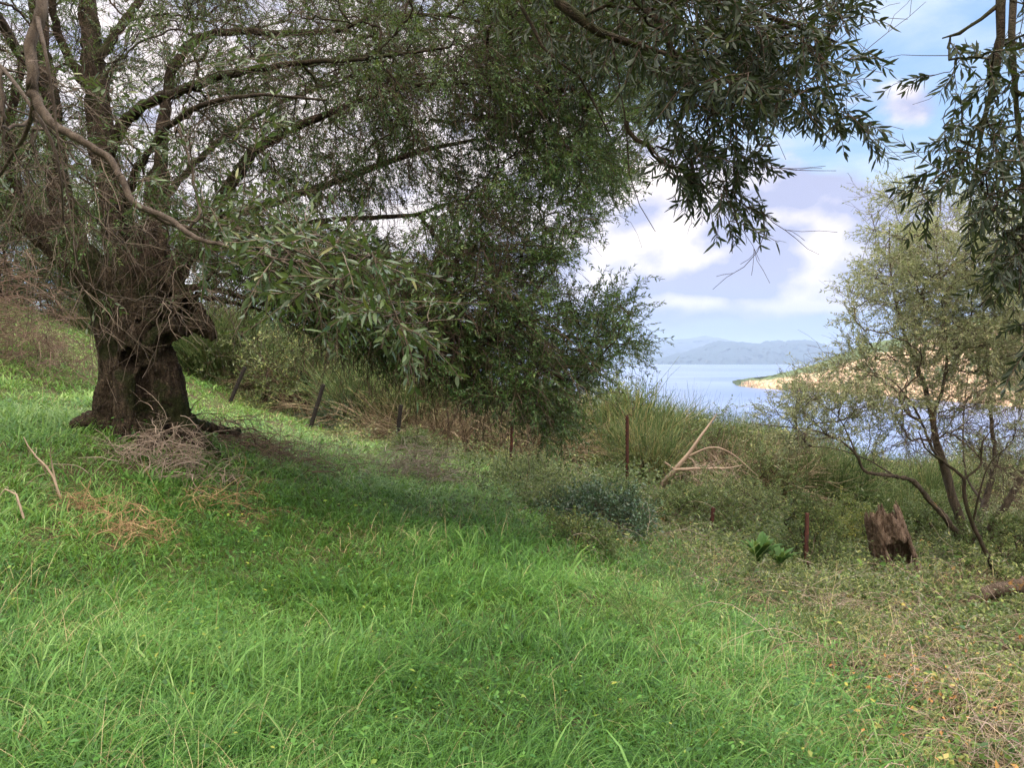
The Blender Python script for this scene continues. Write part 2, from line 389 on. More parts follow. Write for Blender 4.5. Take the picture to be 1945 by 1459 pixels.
def twig_mat(name, stops):
    m, t = mat(name); v = t('ShaderNodeAttribute', attribute_name='v').outputs['Fac']
    n = t('ShaderNodeTexNoise', {'Vector': t('ShaderNodeTexCoord').outputs['Object'], 'Scale': 30.0, 'Detail': 3.0}).outputs[0]
    c = t.ramp(t.math('ADD', t.math('MULTIPLY', v, .7), t.math('MULTIPLY', n, .3)), stops)
    finish(t, t('ShaderNodeBsdfPrincipled', {'Base Color': c, 'Roughness': .85, 'Specular IOR Level': .2}).outputs[0]); return m

M_OLIVE = leaf_mat('olive_leaf', [(0, (.013, .036, .010)), (.5, (.032, .086, .022)), (.85, (.075, .15, .035)), (1, (.16, .22, .07))], (.065, .10, .045), .22, .45, .35)
M_OLIVE_NEAR = leaf_mat('olive_leaf_near', [(0, (.014, .036, .012)), (.6, (.028, .068, .018)), (.93, (.06, .11, .025)), (1, (.16, .17, .05))], (.060, .092, .042), .15, .38, .4)
M_OLIVE_DARK = leaf_mat('olive_leaf_shaded', [(0, (.009, .019, .010)), (.7, (.019, .037, .016)), (1, (.055, .075, .028))], (.035, .050, .036), .08, .55, .2)  # olive leaf darkened: the backlit silhouette is put into its colour
M_OLIVE_PALE = leaf_mat('olive_leaf_young', [(0, (.12, .155, .075)), (.5, (.22, .26, .13)), (.85, (.33, .35, .19)), (1, (.44, .42, .25))], (.33, .36, .25), .42, .5, .3)
M_BARK = bark_mat('old_olive_bark', (.009, .007, .005), (.145, .112, .084), moss=(.018, .028, .007), sc=12, bump=.9)
M_LIMB = bark_mat('olive_limb_bark', (.016, .012, .009), (.080, .062, .046), moss=(.025, .032, .01), sc=24, bump=.5)
M_BARK_PALE = bark_mat('pale_olive_bark', (.038, .031, .024), (.155, .128, .10), lichen=(.26, .16, .04), sc=22, bump=.5)
M_TWIG = twig_mat('olive_twig', [(0, (.018, .012, .009)), (.5, (.050, .034, .025)), (1, (.12, .088, .066))])
M_TWIG_PALE = twig_mat('pale_twig', [(0, (.035, .027, .020)), (.5, (.095, .076, .058)), (1, (.22, .18, .14))])
M_DEAD = twig_mat('dead_wood', [(0, (.17, .12, .09)), (.5, (.32, .25, .19)), (1, (.52, .44, .35))])
M_DEADGREY = twig_mat('grey_dead_wood', [(0, (.14, .11, .09)), (.5, (.26, .21, .17)), (1, (.42, .36, .30))])

# ------------------------------------------------------------------ the setting: ground, sea, far land
M_WEED3 = leaf_mat('glossy_leaf', [(0, (.025, .070, .018)), (1, (.075, .17, .045))], (.05, .12, .03), .25, .6, .2)
M_BARKN = bark_mat('weathered_olive_branch', (.030, .023, .018), (.13, .108, .086), sc=40, bump=.35)
M_LOG = bark_mat('lichened_log', (.05, .04, .03), (.22, .17, .13), lichen=(.42, .21, .03), sc=26, bump=.8)
M_STUMP = bark_mat('weathered_wood', (.06, .034, .022), (.38, .29, .225), sc=30, bump=.9)
M_TWIGB = twig_mat('brown_twig', [(0, (.07, .045, .032)), (.5, (.15, .105, .078)), (1, (.28, .21, .16))])
M_BRACK = twig_mat('bracken', [(0, (.16, .10, .05)), (.5, (.30, .20, .11)), (1, (.46, .36, .20))])
def grid_obj(name, X, Y, Z, m, sm=True):
    nu, nv = X.shape; i = (np.arange(nu-1)[:, None]*nv+np.arange(nv-1)[None]).ravel()
    g = Geo().add(np.stack([X, Y, Z], -1).reshape(-1, 3), np.stack([i, i+nv, i+nv+1, i+1], -1))
    return obj(name, g, m, sm=sm)
def ground_mat():
    m, t = mat('ground'); tc = t('ShaderNodeTexCoord').outputs['Object']
    n = t('ShaderNodeTexNoise', {'Vector': tc, 'Scale': 1.3, 'Detail': 9.0, 'Roughness': .7}).outputs[0]
    n2 = t('ShaderNodeTexNoise', {'Vector': tc, 'Scale': 24.0, 'Detail': 6.0, 'Roughness': .7}).outputs[0]
    c = t.mix(t.sstep(n, .38, .6), (.045, .036, .022), (.050, .085, .022)); c = t.mix(t.sstep(n2, .45, .68), c, (.12, .09, .055))
    b = t('ShaderNodeBump', {'Height': n2, 'Strength': .7, 'Distance': .05})
    finish(t, t('ShaderNodeBsdfPrincipled', {'Base Color': c, 'Roughness': .95, 'Specular IOR Level': .1, 'Normal': b.outputs[0]}).outputs[0]); return m
def build_ground():
    u = np.linspace(-1, 1, 420); k = 7.2; s = np.sinh(k*u)/math.sinh(k)*1500
    X, Y = np.meshgrid(s, s, indexing='ij'); Z = height(X, Y)
    tag(grid_obj('ground', X, Y, Z, ground_mat()), kind='structure')
build_ground()
SEA = -100.0
def build_sea():
    m, t = mat('sea_water'); tc = t('ShaderNodeTexCoord').outputs['Object']
    n = t('ShaderNodeTexNoise', {'Vector': t('ShaderNodeMapping', {0: tc, 3: (1, .35, 1)}).outputs[0], 'Scale': .06, 'Detail': 8.0, 'Roughness': .6}).outputs[0]
    big = t('ShaderNodeTexNoise', {'Vector': t('ShaderNodeMapping', {0: tc, 3: (.35, 1, 1)}).outputs[0], 'Scale': .0016, 'Detail': 5.0}).outputs[0]
    b = t('ShaderNodeBump', {'Height': n, 'Strength': .25, 'Distance': 2.0})
    c = t.mix(t.sstep(big, .4, .62), (.06, .11, .24), (.11, .17, .31))
    finish(t, t('ShaderNodeBsdfPrincipled', {'Base Color': c, 'Roughness': .32, 'Specular IOR Level': .5, 'Normal': b.outputs[0]}).outputs[0])
    g = Geo().add([(-60000, -3000, SEA), (60000, -3000, SEA), (60000, 90000, SEA), (-60000, 90000, SEA)], [(0, 1, 2, 3)])
    tag(obj('sea', g, m), kind='structure')
build_sea()
def land_mat(name, green, rock, lo=.45, hi=.75, sc=.02):
    m, t = mat(name); tc = t('ShaderNodeTexCoord').outputs['Object']; v = t('ShaderNodeAttribute', attribute_name='v').outputs['Fac']
    n = t('ShaderNodeTexNoise', {'Vector': tc, 'Scale': sc, 'Detail': 9.0, 'Roughness': .65}).outputs[0]
    n2 = t('ShaderNodeTexNoise', {'Vector': tc, 'Scale': sc*5, 'Detail': 7.0, 'Roughness': .7}).outputs[0]
    k = t.sstep(t.math('ADD', v, t.math('MULTIPLY', t.math('SUBTRACT', n, .5), .9)), lo, hi)
    gc = t.mix(t.sstep(n2, .4, .65), green, [q*1.7 for q in green]); rc = t.mix(t.sstep(n2, .38, .60), [rock[0]*.45, rock[1]*.42, rock[2]*.42], rock); k = t.math('MULTIPLY', k, t.sstep(t('ShaderNodeTexNoise', {'Vector': tc, 'Scale': sc*2.2, 'Detail': 8.0, 'Roughness': .7}).outputs[0], .60, .50))
    b = t('ShaderNodeBump', {'Height': n2, 'Strength': .8, 'Distance': 8.0})
    finish(t, t('ShaderNodeBsdfPrincipled', {'Base Color': t.mix(k, gc, rc), 'Roughness': .95, 'Specular IOR Level': .1, 'Normal': b.outputs[0]}).outputs[0]); return m
def land(name, shore, ridge, m, depth, nu=260, nv=60, cliff=.45, rough=.25, rockk=1.0, seed=0, width=1.0):
    """shore: (px, py) of the waterline; ridge: (px, py) of the skyline, standing depth metres behind the shore"""
    sp = np.array(shore, float); rp = np.array(ridge, float); px = np.linspace(sp[0, 0], sp[-1, 0], nu)
    sy = np.interp(px, sp[:, 0], sp[:, 1]); ry = np.interp(px, rp[:, 0], rp[:, 1])
    Ys = (EYE-SEA)/np.maximum((sy-HOR)/F, 1e-4)
    dep = depth*smooth(np.arange(nu)/nu, -.02, .35); H = (HOR-ry)/F*(Ys+dep)+EYE-SEA; H = np.maximum(H, 1)
    v = np.linspace(0, 2, nv); prof = np.where(v < 1, cliff*smooth(v, 0, .16)+(1-cliff)*np.sin(np.clip((v-.05)/.95, 0, 1)*np.pi/2), 1-smooth(v, 1, 2))
    ft = (px-CX)/F
    Y = Ys[:, None]+dep[:, None]*v[None]*1.0; X = ft[:, None]*Ys[:, None]*(1+0*v[None])+ft[:, None]*dep[:, None]*v[None]
    nz = fbm(np.stack([X*3/depth, Y*3/depth, 0*X+seed], -1), 5, seed)-.5; nz2 = fbm(np.stack([X*14/depth, Y*7/depth, 0*X+seed], -1), 4, seed+3)-.5
    Z = SEA-2+H[:, None]*prof+H[:, None]*(nz*.55+nz2*.35)*rough*2*smooth(v, 0, .15)*(1-.0*v)
    Y = Y+nz2*depth*.35*smooth(v, 0, .1)*(1-smooth(v, .5, 1)); Z[:, -1] = SEA-5
    nu_, nv_ = X.shape; i = (np.arange(nu_-1)[:, None]*nv_+np.arange(nv_-1)[None]).ravel()
    a = np.clip(rockk*(1-smooth(v, .12, .62)[None]*(1+0*X)), 0, 1)
    g = Geo().add(np.stack([X, Y, Z], -1).reshape(-1, 3), np.stack([i, i+nv_, i+nv_+1, i+1], -1), None, a.ravel())
    tag(obj(name, g, m, sm=False), kind='structure')
M_HEAD = land_mat('headland_rock', (.060, .085, .035), (.50, .38, .25), .42, .72, .012)
land('headland', [(1391, 727), (1400, 733), (1440, 738), (1500, 741), (1560, 744), (1640, 750), (1730, 757), (1830, 765), (2000, 780), (2300, 800)],
     [(1391, 723), (1400, 721), (1440, 716), (1500, 706), (1560, 688), (1610, 668), (1680, 646), (1760, 628), (1850, 610), (1960, 590), (2300, 560)], M_HEAD, 700, rough=.22)
M_ISLE = land_mat('island_slope', (.015, .028, .028), (.26, .24, .22), .80, .95, .002)
land('hills', [(1150, 692.4), (1310, 692.4), (1400, 692.6), (1500, 692.4), (1600, 692.4), (1680, 692.4)],
     [(1150, 690), (1240, 684), (1300, 668), (1340, 655), (1390, 648), (1440, 653), (1480, 647), (1530, 646), (1565, 655), (1600, 668), (1680, 680)], M_ISLE, 2500, cliff=.1, rough=.3, rockk=.75, seed=5)
land('mountains', [(1000, 690.6), (1300, 690.6), (1700, 690.6), (2100, 690.6)],
     [(1000, 668), (1130, 662), (1220, 652), (1300, 642), (1340, 639), (1380, 646), (1450, 657), (1600, 660), (1700, 650), (2100, 655)], M_ISLE, 6000, cliff=.1, rough=.2, rockk=.2, seed=8)

# ------------------------------------------------------------------ grass and undergrowth
GREEN = [(-600, 2400), (-600, 470), (0, 500), (170, 530), (420, 560), (440, 740), (480, 780), (600, 815), (760, 855), (900, 880), (1010, 905), (1060, 985), (1160, 1030),
         (1300, 1050), (1400, 1130), (1470, 1210), (1600, 1300), (1700, 1400), (1900, 1700), (2200, 2400)]
def zone(x, y, z, amp=70, seed=3):
    px, py = proj(x, y, z); nx = (fbm2(x, y, .9, 4, seed)-.5)*amp*2; ny = (fbm2(x, y, 1.1, 4, seed+9)-.5)*amp
    return in_poly(px+nx+rng.normal(size=x.shape)*amp*.55, py+ny+rng.normal(size=x.shape)*amp*.25, GREEN)
def scatter(n, r0, r1, a0=-46, a1=46, pw=0.0):
    """points thrown round the viewer, thinning outwards"""
    u = rnd(n); r = r0*(r1/r0)**u if pw == 0 else (r0**pw+u*(r1**pw-r0**pw))**(1/pw)
    a = R(a0)+(R(a1)-R(a0))*rnd(n); x = r*np.sin(a); y = r*np.cos(a); return x, y, r
def blades(x, y, z, r, L, W, lean, a, M=5, th0=None):
    n = len(x); th = rnd(n)*2*np.pi if th0 is None else th0+rng.normal(size=n)*.5; wd = (fbm2(x, y, .6, 2, 31)-.5)*9; th = np.arctan2(np.sin(th)+.8*np.sin(wd), np.cos(th)+.8*np.cos(wd)); d = np.stack([np.cos(th), np.sin(th), 0*th], -1); s = np.stack([-d[:, 1], d[:, 0], 0*th], -1)
    tw = (rnd(n)-.5)*1.6; s = nrm(s*np.cos(tw)[:, None]+d*np.sin(tw)[:, None])
    V = np.zeros((n, 2*M-1, 3)); p = np.stack([x, y, z], -1); ang = R(90)-rnd(n)*R(25)-lean*.3; dn = lean*1.5/(M-1)*(1+rnd(n)*.6)
    for i in range(M):
        w = W*(1-(i/(M-1))**1.8)*.5
        if i < M-1: V[:, 2*i] = p-s*w[:, None]; V[:, 2*i+1] = p+s*w[:, None]
        else: V[:, 2*i] = p
        p = p+(d*np.cos(ang)[:, None]+np.array([0, 0, 1])*np.sin(ang)[:, None])*(L/(M-1))[:, None]; ang = ang-dn
    b = (np.arange(n)*(2*M-1))[:, None]
    q = np.concatenate([b+np.array([2*i, 2*i+1, 2*i+3, 2*i+2]) for i in range(M-2)]); t = b+np.array([2*M-4, 2*M-3, 2*M-2])
    return Geo().add(V, q, t, np.repeat(a, 2*M-1))
M_GRASS = leaf_mat('grass', [(0, (.016, .060, .012)), (.35, (.054, .165, .027)), (.7, (.130, .295, .058)), (1, (.31, .47, .16))], None, .40, .45, .35)
M_STRAW = leaf_mat('straw', [(0, (.22, .17, .09)), (.6, (.40, .33, .18)), (1, (.56, .50, .30))], None, .2, .7, .1)
M_WEED = leaf_mat('weed_leaf', [(0, (.020, .075, .014)), (.5, (.045, .15, .025)), (.93, (.10, .25, .04)), (1, (.30, .30, .05))], (.06, .13, .04), .3, .5, .3)
M_BRAMBLE = leaf_mat('bramble_leaf', [(0, (.022, .062, .012)), (.45, (.065, .14, .024)), (.8, (.17, .24, .050)), (.93, (.38, .36, .12)), (1, (.45, .22, .07))], (.20, .24, .16), .3, .5, .3)
M_BRAMBLE2 = leaf_mat('bramble_leaf_large', [(0, (.018, .060, .012)), (.5, (.055, .13, .024)), (.85, (.15, .24, .04)), (.95, (.36, .33, .08)), (1, (.38, .14, .05))], (.16, .20, .12), .3, .45, .3)
M_GREY = leaf_mat('grey_green_leaf', [(0, (.040, .080, .026)), (.5, (.12, .175, .055)), (1, (.30, .33, .13))], (.20, .24, .17), .25, .6, .2)
M_BROOM = leaf_mat('broom_stem', [(0, (.045, .090, .030)), (.5, (.11, .175, .060)), (.85, (.20, .25, .09)), (1, (.36, .31, .15))], None, .1, .6, .2)
M_DRY = leaf_mat('dry_stem', [(0, (.06, .042, .028)), (.5, (.17, .13, .085)), (1, (.38, .32, .21))], None, .05, .8, .1)
def grass_field():
    # tufts of long arching blades
    nb = 13; x, y, r = scatter(40000, 1.7, 30, -48, 44); z = height(x, y); k = zone(x, y, z, 95)
    dens = fbm2(x, y, 2.2, 3, 51); k &= rnd(len(x)) < .25+1.1*dens
    x, y, r, dens = x[k], y[k], r[k], dens[k]; n = len(x); ta = np.repeat(rnd(n), nb); tl = np.repeat(.7+.6*rnd(n), nb)
    th = rnd(n*nb)*2*np.pi; rr = np.sqrt(rnd(n*nb))*.035; r = np.repeat(r, nb); sc = np.maximum(1, r/3.6)**.85
    x = np.repeat(x, nb)+np.cos(th)*rr*sc*1.3; y = np.repeat(y, nb)+np.sin(th)*rr*sc*1.3; z = height(x, y); n = len(x)
    patch = fbm2(x, y, .55, 3, 77); tall = fbm2(x, y, 1.4, 3, 13)
    L = np.clip((.09+.15*rnd(n)+.26*(tall-.45))*tl, .05, .36); W = (.0034+.0040*rnd(n)**2)*sc; bb = rnd(n) < .035; W[bb] *= 2.1; L[bb] *= 1.25
    a = np.clip(-.03+.85*patch+.38*(ta-.5)+.62*(rnd(n)-.45)+.26*smooth(r, 5, 11), 0, 1)  # colour brightens with distance: fresher green, and offsetting the crown's shade
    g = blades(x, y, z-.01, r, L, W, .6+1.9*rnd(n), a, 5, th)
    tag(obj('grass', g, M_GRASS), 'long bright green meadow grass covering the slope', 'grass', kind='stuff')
    # straw among it
    x, y, r = scatter(22000, 1.7, 22, -48, 46); z = height(x, y); d2 = fbm2(x, y, .8, 3, 91)
    k = rnd(len(x)) < smooth(d2, .42, .66)*.8+.12; x, y, z, r = x[k], y[k], z[k], r[k]; n = len(x)
    g = blades(x, y, z, r, .12+.30*rnd(n)**1.8, .0020*np.maximum(1, r/3.5), .3+1.3*rnd(n), rnd(n), 6)
    tag(obj('dry_grass', g, M_STRAW), 'thin pale straw stalks scattered through the green grass', 'dry grass', kind='stuff')
    # broad-leaved weeds
    x, y, r = scatter(30000, 1.8, 16, -46, 42); z = height(x, y); d3 = fbm2(x, y, 1.3, 3, 17); k = zone(x, y, z, 90) & (rnd(len(x)) < smooth(d3, .50, .70)*.55+.09)
    x, y, z, r = x[k], y[k], z[k], r[k]; n = len(x); m = 5; th = rnd(n, m)*2*np.pi; L = (.009+.026*rnd(n, m)**3)*np.maximum(1, (r/5))[:, None]**.6
    d = np.stack([np.cos(th), np.sin(th), .1+.5*rnd(n, m)], -1).reshape(-1, 3)
    p = np.repeat(np.stack([x, y, z+.05+.16*rnd(n)], -1), m, 0)+d*.03+rng.normal(size=(n*m, 3))*.02
    g = leaves(p, d, nrm(np.array([0, 0, 1.])+rng.normal(size=(n*m, 3))*.35), L.ravel(), L.ravel()*.62, True)
    tag(obj('weeds', g, M_WEED), 'low broad leaved weeds growing through the grass', 'weeds', kind='stuff')
grass_field()
def undergrowth():
    # bramble mat on the right: arching stems with leaflets in threes, dry sticks, straw
    x, y, r = scatter(60000, 2.0, 26, -8, 50); z = height(x, y); k = ~zone(x, y, z, 120, 23); x, y, z, r = x[k], y[k], z[k], r[k]; n = len(x)
    th = rnd(n)*2*np.pi; d = np.stack([np.cos(th), np.sin(th), .5+1.2*rnd(n)], -1)
    Cn = twigs(np.stack([x, y, z], -1), d, .16+.30*rnd(n), 1.4, .22); sc = np.maximum(1, r/5)**.7
    leafy = rnd(n) < np.clip(.35+2.8*(fbm2(x, y, 1.7, 3, 61)-.42), .12, .95)
    g = tubes(Cn, .0016*sc[:, None]*np.linspace(1, .5, 5)[None], 3)
    tag(obj('bramble_stems', g, M_DRY), 'tangle of dry brown bramble stems on the right slope', 'brambles', kind='stuff')
    Cl = Cn[leafy]; scl = sc[leafy]; J = 4; t = .3+.7*(np.arange(J)+rnd(len(Cl), J))/J; p, T = along(Cl, t); p = np.repeat(p.reshape(-1, 3), 3, 0); m = len(p)
    T = np.repeat(T.reshape(-1, 3), 3, 0); tone = np.repeat(fbm2(Cl[:, 0, 0], Cl[:, 0, 1], 1.2, 3, 15), J*3)
    d = nrm(T*.4+rng.normal(size=(m, 3))*np.array([1, 1, .5])); L = (.013+.022*rnd(m)+.045*np.clip(fbm2(p[:, 0], p[:, 1], 1.1, 2, 37)-.45, 0, 1))*np.repeat(scl, J*3)
    g = leaves(p, d, nrm(rng.normal(size=(m, 3))*.5+np.array([0, 0, 1])), L, L*.6, False, a=np.clip((tone-.5)*1.8+.42+rng.normal(size=m)*.22, 0, 1))
    tag(obj('brambles', g, M_BRAMBLE), 'low mat of bramble leaves, green, yellow and rusty, on the right slope', 'brambles', kind='stuff')
    x, y, r = scatter(34000, 2.0, 30, 0, 50); z = height(x, y); k = ~zone(x, y, z, 120, 23); k &= rnd(len(x)) < smooth(fbm2(x, y, 1.9, 3, 44), .50, .66)*.7; x, y, z, r = x[k], y[k], z[k], r[k]; n = len(x)
    d = np.stack([rng.normal(size=n), rng.normal(size=n), .4*rnd(n)+.1], -1)
    Cn = twigs(np.stack([x, y, z+.02+.22*rnd(n)], -1), d, .12+.35*rnd(n), .4, .3); sc = np.maximum(1, r/5)**.8
    tag(obj('dead_sticks', tubes(Cn, .0015*sc[:, None]*np.linspace(1, .4, 5)[None], 3), M_DEADGREY), 'litter of thin greyish dead sticks among the brambles', 'sticks', kind='stuff')
    x, y, r = scatter(2600, 2.0, 14, 2, 48); z = height(x, y); k = ~zone(x, y, z, 120, 23); x, y, z, r = x[k], y[k], z[k], r[k]; n = len(x)
    d = np.stack([rng.normal(size=n), rng.normal(size=n), .5+.8*rnd(n)], -1); Cn = twigs(np.stack([x, y, z], -1), d, .35+.8*rnd(n)**1.5, 1.9, .12, 9); Cn[:, :, 2] = np.maximum(Cn[:, :, 2], height(Cn[:, :, 0], Cn[:, :, 1])+.01)
    tag(obj('bramble_canes', tubes(Cn, (.0013+.0013*rnd(n, 1))*np.linspace(1.1, .5, 9)[None], 4), M_DEAD), 'long thin arching dry canes over the bramble mat', 'brambles', kind='stuff')
    J = 8; cl = Cn[rnd(n) < .55]; p, T = along(cl, .2+.8*(np.arange(J)+rnd(len(cl), J))/J); p = np.repeat(p.reshape(-1, 3), 3, 0); T = np.repeat(T.reshape(-1, 3), 3, 0); m = len(p)
    L = (.022+.026*rnd(m)); g = leaves(p, T*.4+rng.normal(size=(m, 3))*np.array([1, 1, .4]), nrm(rng.normal(size=(m, 3))*.4+np.array([0, 0, 1])), L, L*.62, True)
    tag(obj('bramble_leaves', g, M_BRAMBLE2), 'larger toothed bramble leaves in threes along the arching canes', 'brambles', kind='stuff')
    # grey-green leafy herbs between the grass and the fence, and beyond it
    x, y, r = scatter(60000, 5.2, 40, -30, 50); z = height(x, y); px, py = proj(x, y, z); k = ~zone(x, y, z, 120, 23); k &= (px > 640) & (rnd(len(x)) < .25+.9*smooth(fbm2(x, y, .6, 3, 71), .42, .62)*np.clip((r-3)/6, .2, 1))
    x, y, z, r = x[k], y[k], z[k], r[k]; n = len(x); d = np.stack([rng.normal(size=n)*.35, rng.normal(size=n)*.35, 1+0*x], -1)
    hgt = (.18+.5*rnd(n)*smooth(r, 6, 14))*(.6+.8*fbm2(x, y, .4, 2, 73)); Cn = twigs(np.stack([x, y, z], -1), d, hgt, .3, .2)
    sc = np.maximum(1, r/6)**.7
    ar = fbm2(x, y, .35, 3, 99)
    g = spray_leaves(Cn, 5, 1, 1, a=np.clip(ar, 0, 1)) if False else None
    J = 5; t = .15+.85*(np.arange(J)+rnd(n, J))/J; p, T = along(Cn, t); p = np.repeat(p.reshape(-1, 3), 2, 0); m = len(p)
    dd = nrm(rng.normal(size=(m, 3))+np.array([0, 0, .3])); L = (.022+.022*rnd(m))*np.repeat(sc, J*2)
    g = leaves(p, dd, nrm(rng.normal(size=(m, 3))+np.array([0, 0, 1.])), L, L*.42, False, a=np.clip(np.repeat(ar, J*2)+rng.normal(size=m)*.25, 0, 1))
    tag(obj('herbs', g, M_GREY), 'knee high grey green leafy herbs around the fence line', 'undergrowth', kind='stuff')
undergrowth()

# ------------------------------------------------------------------ shrubs beyond the fence
def rotz(a, s=1.0, sz=None):
    c, q = math.cos(a)*s, math.sin(a)*s; return np.array([[c, -q, 0], [q, c, 0], [0, 0, sz if sz else s]])
def broom_geo(n, h, spread, thick=.003, droop=.25):
    th = rnd(n)*2*np.pi; rr = rnd(n)**.6*.22*spread*2; p = np.stack([rr*np.cos(th), rr*np.sin(th), 0*th], -1)
    d = np.stack([np.cos(th)*rnd(n)*spread, np.sin(th)*rnd(n)*spread, np.ones(n)], -1)
    L = h*(.45+.6*rnd(n)); Cn = twigs(p, d, L, droop, .10, 6)
    g = tubes(Cn, thick*np.linspace(1.5, .5, 6)[None]*np.ones((n, 1)), 3)
    k = 3; t = .3+.6*rnd(n, k); q, T = along(Cn, t); q = q.reshape(-1, 3); T = T.reshape(-1, 3)
    C2 = twigs(q, T+rng.normal(size=q.shape)*.32, np.repeat(L, k)*(.25+.3*rnd(len(q))), 0, .10, 4)
    return g.merge(tubes(C2, thick*.7*np.linspace(1, .4, 4)[None]*np.ones((len(C2), 1)), 3))
def bush_geo(h, w, nt, leafL, leafW, J=6, tw=4, hollow=.55, lump=.25):
    """(wood, leaves) of a rounded leafy shrub"""
    u = rdir(nt); u[:, 2] = np.abs(u[:, 2])*1.0; rr = (hollow+(1-hollow)*rnd(nt)**.7)*(1+lump*2*(fbm(u*1.7+rng.random(3)*9, 3, 5)-.5)*2)
    tg = u*rr[:, None]*np.array([w, w, h]); tg[:, 2] = np.maximum(tg[:, 2], .12*h)
    T = Tree(); 
    for k in range(4):
        a = k*1.6+rng.random(); T.limb([(0.03*math.cos(a), .03*math.sin(a), -.05, .02*h), (.2*w*math.cos(a), .2*w*math.sin(a), .25*h, .014*h), (.35*w*math.cos(a+.3), .35*w*math.sin(a+.3), .5*h, .009*h)], m=8)
    T.grow(tg, droop=0, back=1.0, m=4); wd = T.wood(.0022*max(1, h), .42); wd.merge(T.limbs_geo(6, .05))
    ip = np.array([i for i, _ in T.tips]); p = np.repeat(T.p[ip], tw, 0); d = np.repeat(T.d[ip], tw, 0)+rng.normal(size=(len(p), 3))*.7+np.array([0, 0, .2])
    Cn = twigs(p, d, leafL*(3+4*rnd(len(p))), 0, .25, 4); wd.merge(tubes(Cn, np.full((len(p), 4), .0014*max(1, h)), 3))
    lf = spray_leaves(Cn, J, leafL, leafW, a=np.clip(np.repeat(rnd(len(ip)), tw)*.6+.2, 0, 1))
    return wd, lf
PROFILE = np.array([(-200, 470), (0, 520), (170, 560), (350, 575), (430, 580), (560, 596), (650, 640), (750, 685), (850, 715), (1050, 745), (1110, 745), (1180, 728), (1235, 785), (1330, 782), (1430, 800), (1500, 815),
                    (1600, 850), (1650, 868), (1750, 868), (1850, 855), (1945, 850), (2300, 860)], float)
def room(px, Y, x, y, zg):
    """how tall a plant standing there may grow before it rises past the scrub's skyline"""
    py = np.interp(px, PROFILE[:, 0], PROFILE[:, 1]); return P(px, py, Y)[2]-zg
def scrub():
    # the mass behind: broom, bushes and dry brush run together
    Gs = {'broom': Geo(), 'dry': Geo(), 'leaf': Geo(), 'wood': Geo(), 'grey': Geo()}
    br = [broom_geo(230, 1.0, s, .0045) for s in (.35, .5, .8)]; dr = [broom_geo(200, 1.0, s, .0045, .8) for s in (.7, 1.0)]
    bu = [bush_geo(1.0, .75, 110, .035, .016, 5, 3) for _ in range(3)]
    N = 900; n = 0
    while n < N:
        Y = 13.5*(75/13.5)**rng.random(); px = rng.uniform(-150, 2150) if rng.random() < .72 else rng.uniform(340, 1050)
        if Y < np.interp(px, [0, 330, 435, 600, 760, 970, 1190, 1350, 1530, 2000], [26, 22, 20.5, 18, 16.4, 14.8, 13.4, 13.6, 13.6, 14.5]): continue
        b = at(px, Y); mx = room(px, Y, b[0], b[1], b[2]); h = min(mx, rng.uniform(.9, 2.3)*(1+.4*(Y > 30))) if not (340 < px < 1120 and Y < 34) else min(mx*rng.uniform(.6, 1.02), rng.uniform(2.0, 5.0))
        n += 1
        if h < .45: continue
        tall = h > 2.3
        warm = float(fbm2(np.array([b[0]]), np.array([b[1]]), .12, 2, 8)[0]); q = rng.random(); M = rotz(rng.random()*6.28, h*rng.uniform(.8, 1.15), h)
        brown = np.interp(px, [500, 640, 900, 1080, 1200, 1320, 1450], [.15, .42, .42, .2, .12, .4, .35])
        if q < brown*.9 and not tall: Gs['dry'].merge(dr[rng.integers(2)], M, b, rng.uniform(-.2, .2))
        elif q < .72 and not tall: Gs['broom'].merge(br[rng.integers(3)], M, b, rng.uniform(-.3, .2))
        else:
            w_, l_ = bu[rng.integers(3)]; Gs['wood'].merge(w_, M, b); Gs['leaf' if rng.random() < .5 else 'grey'].merge(l_, M, b, rng.uniform(-.3, .3))
    tag(obj('broom_thicket', Gs['broom'], M_BROOM), 'thicket of upright grey green broom stems behind the fence posts', 'broom', kind='stuff')
    tag(obj('dry_brush', Gs['dry'], M_DRY), 'brown tangled dry brush run through the thicket', 'dry brush', kind='stuff')
    m = obj('scrub_foliage', Gs['leaf'], M_WEED2); tag(m, 'mid green bushy foliage massed behind the fence posts', 'scrub', kind='stuff')
    tag(obj('grey_scrub', Gs['grey'], M_GREY), 'grey green bushy foliage massed behind the fence posts', 'scrub', kind='stuff')
    tag(obj('scrub_branches', Gs['wood'], M_TWIG), 'thin dark branches inside the scrub', 'scrub', kind='stuff')
M_WEED2 = leaf_mat('scrub_leaf', [(0, (.045, .085, .028)), (.5, (.085, .14, .040)), (.9, (.16, .21, .065)), (1, (.30, .28, .09))], (.14, .18, .09), .25, .5, .3)
M_LENT = leaf_mat('dark_blue_leaf', [(0, (.014, .042, .022)), (.5, (.030, .080, .038)), (1, (.085, .17, .08))], (.08, .13, .10), .2, .4, .5)
M_YEL = leaf_mat('yellow_green_leaf', [(0, (.07, .12, .03)), (.5, (.14, .20, .05)), (1, (.36, .34, .08))], (.2, .24, .1), .35, .5, .3)
scrub()
def shrub(px, Y, h, w, lm, label, group=None, nt=130, lL=.035, lW=.014, name='shrub', cat='shrub', base=None, tw=4, J=6):
    b = at(px, Y, .02) if base is None else base; t = thing(name, label, cat, b, group)
    wd, lf = bush_geo(h, w, nt, lL, lW, J, tw); off = np.array(b)
    obj('branches', Geo().merge(wd, None, off), M_TWIG, t); obj('foliage', Geo().merge(lf, None, off), lm, t); return t
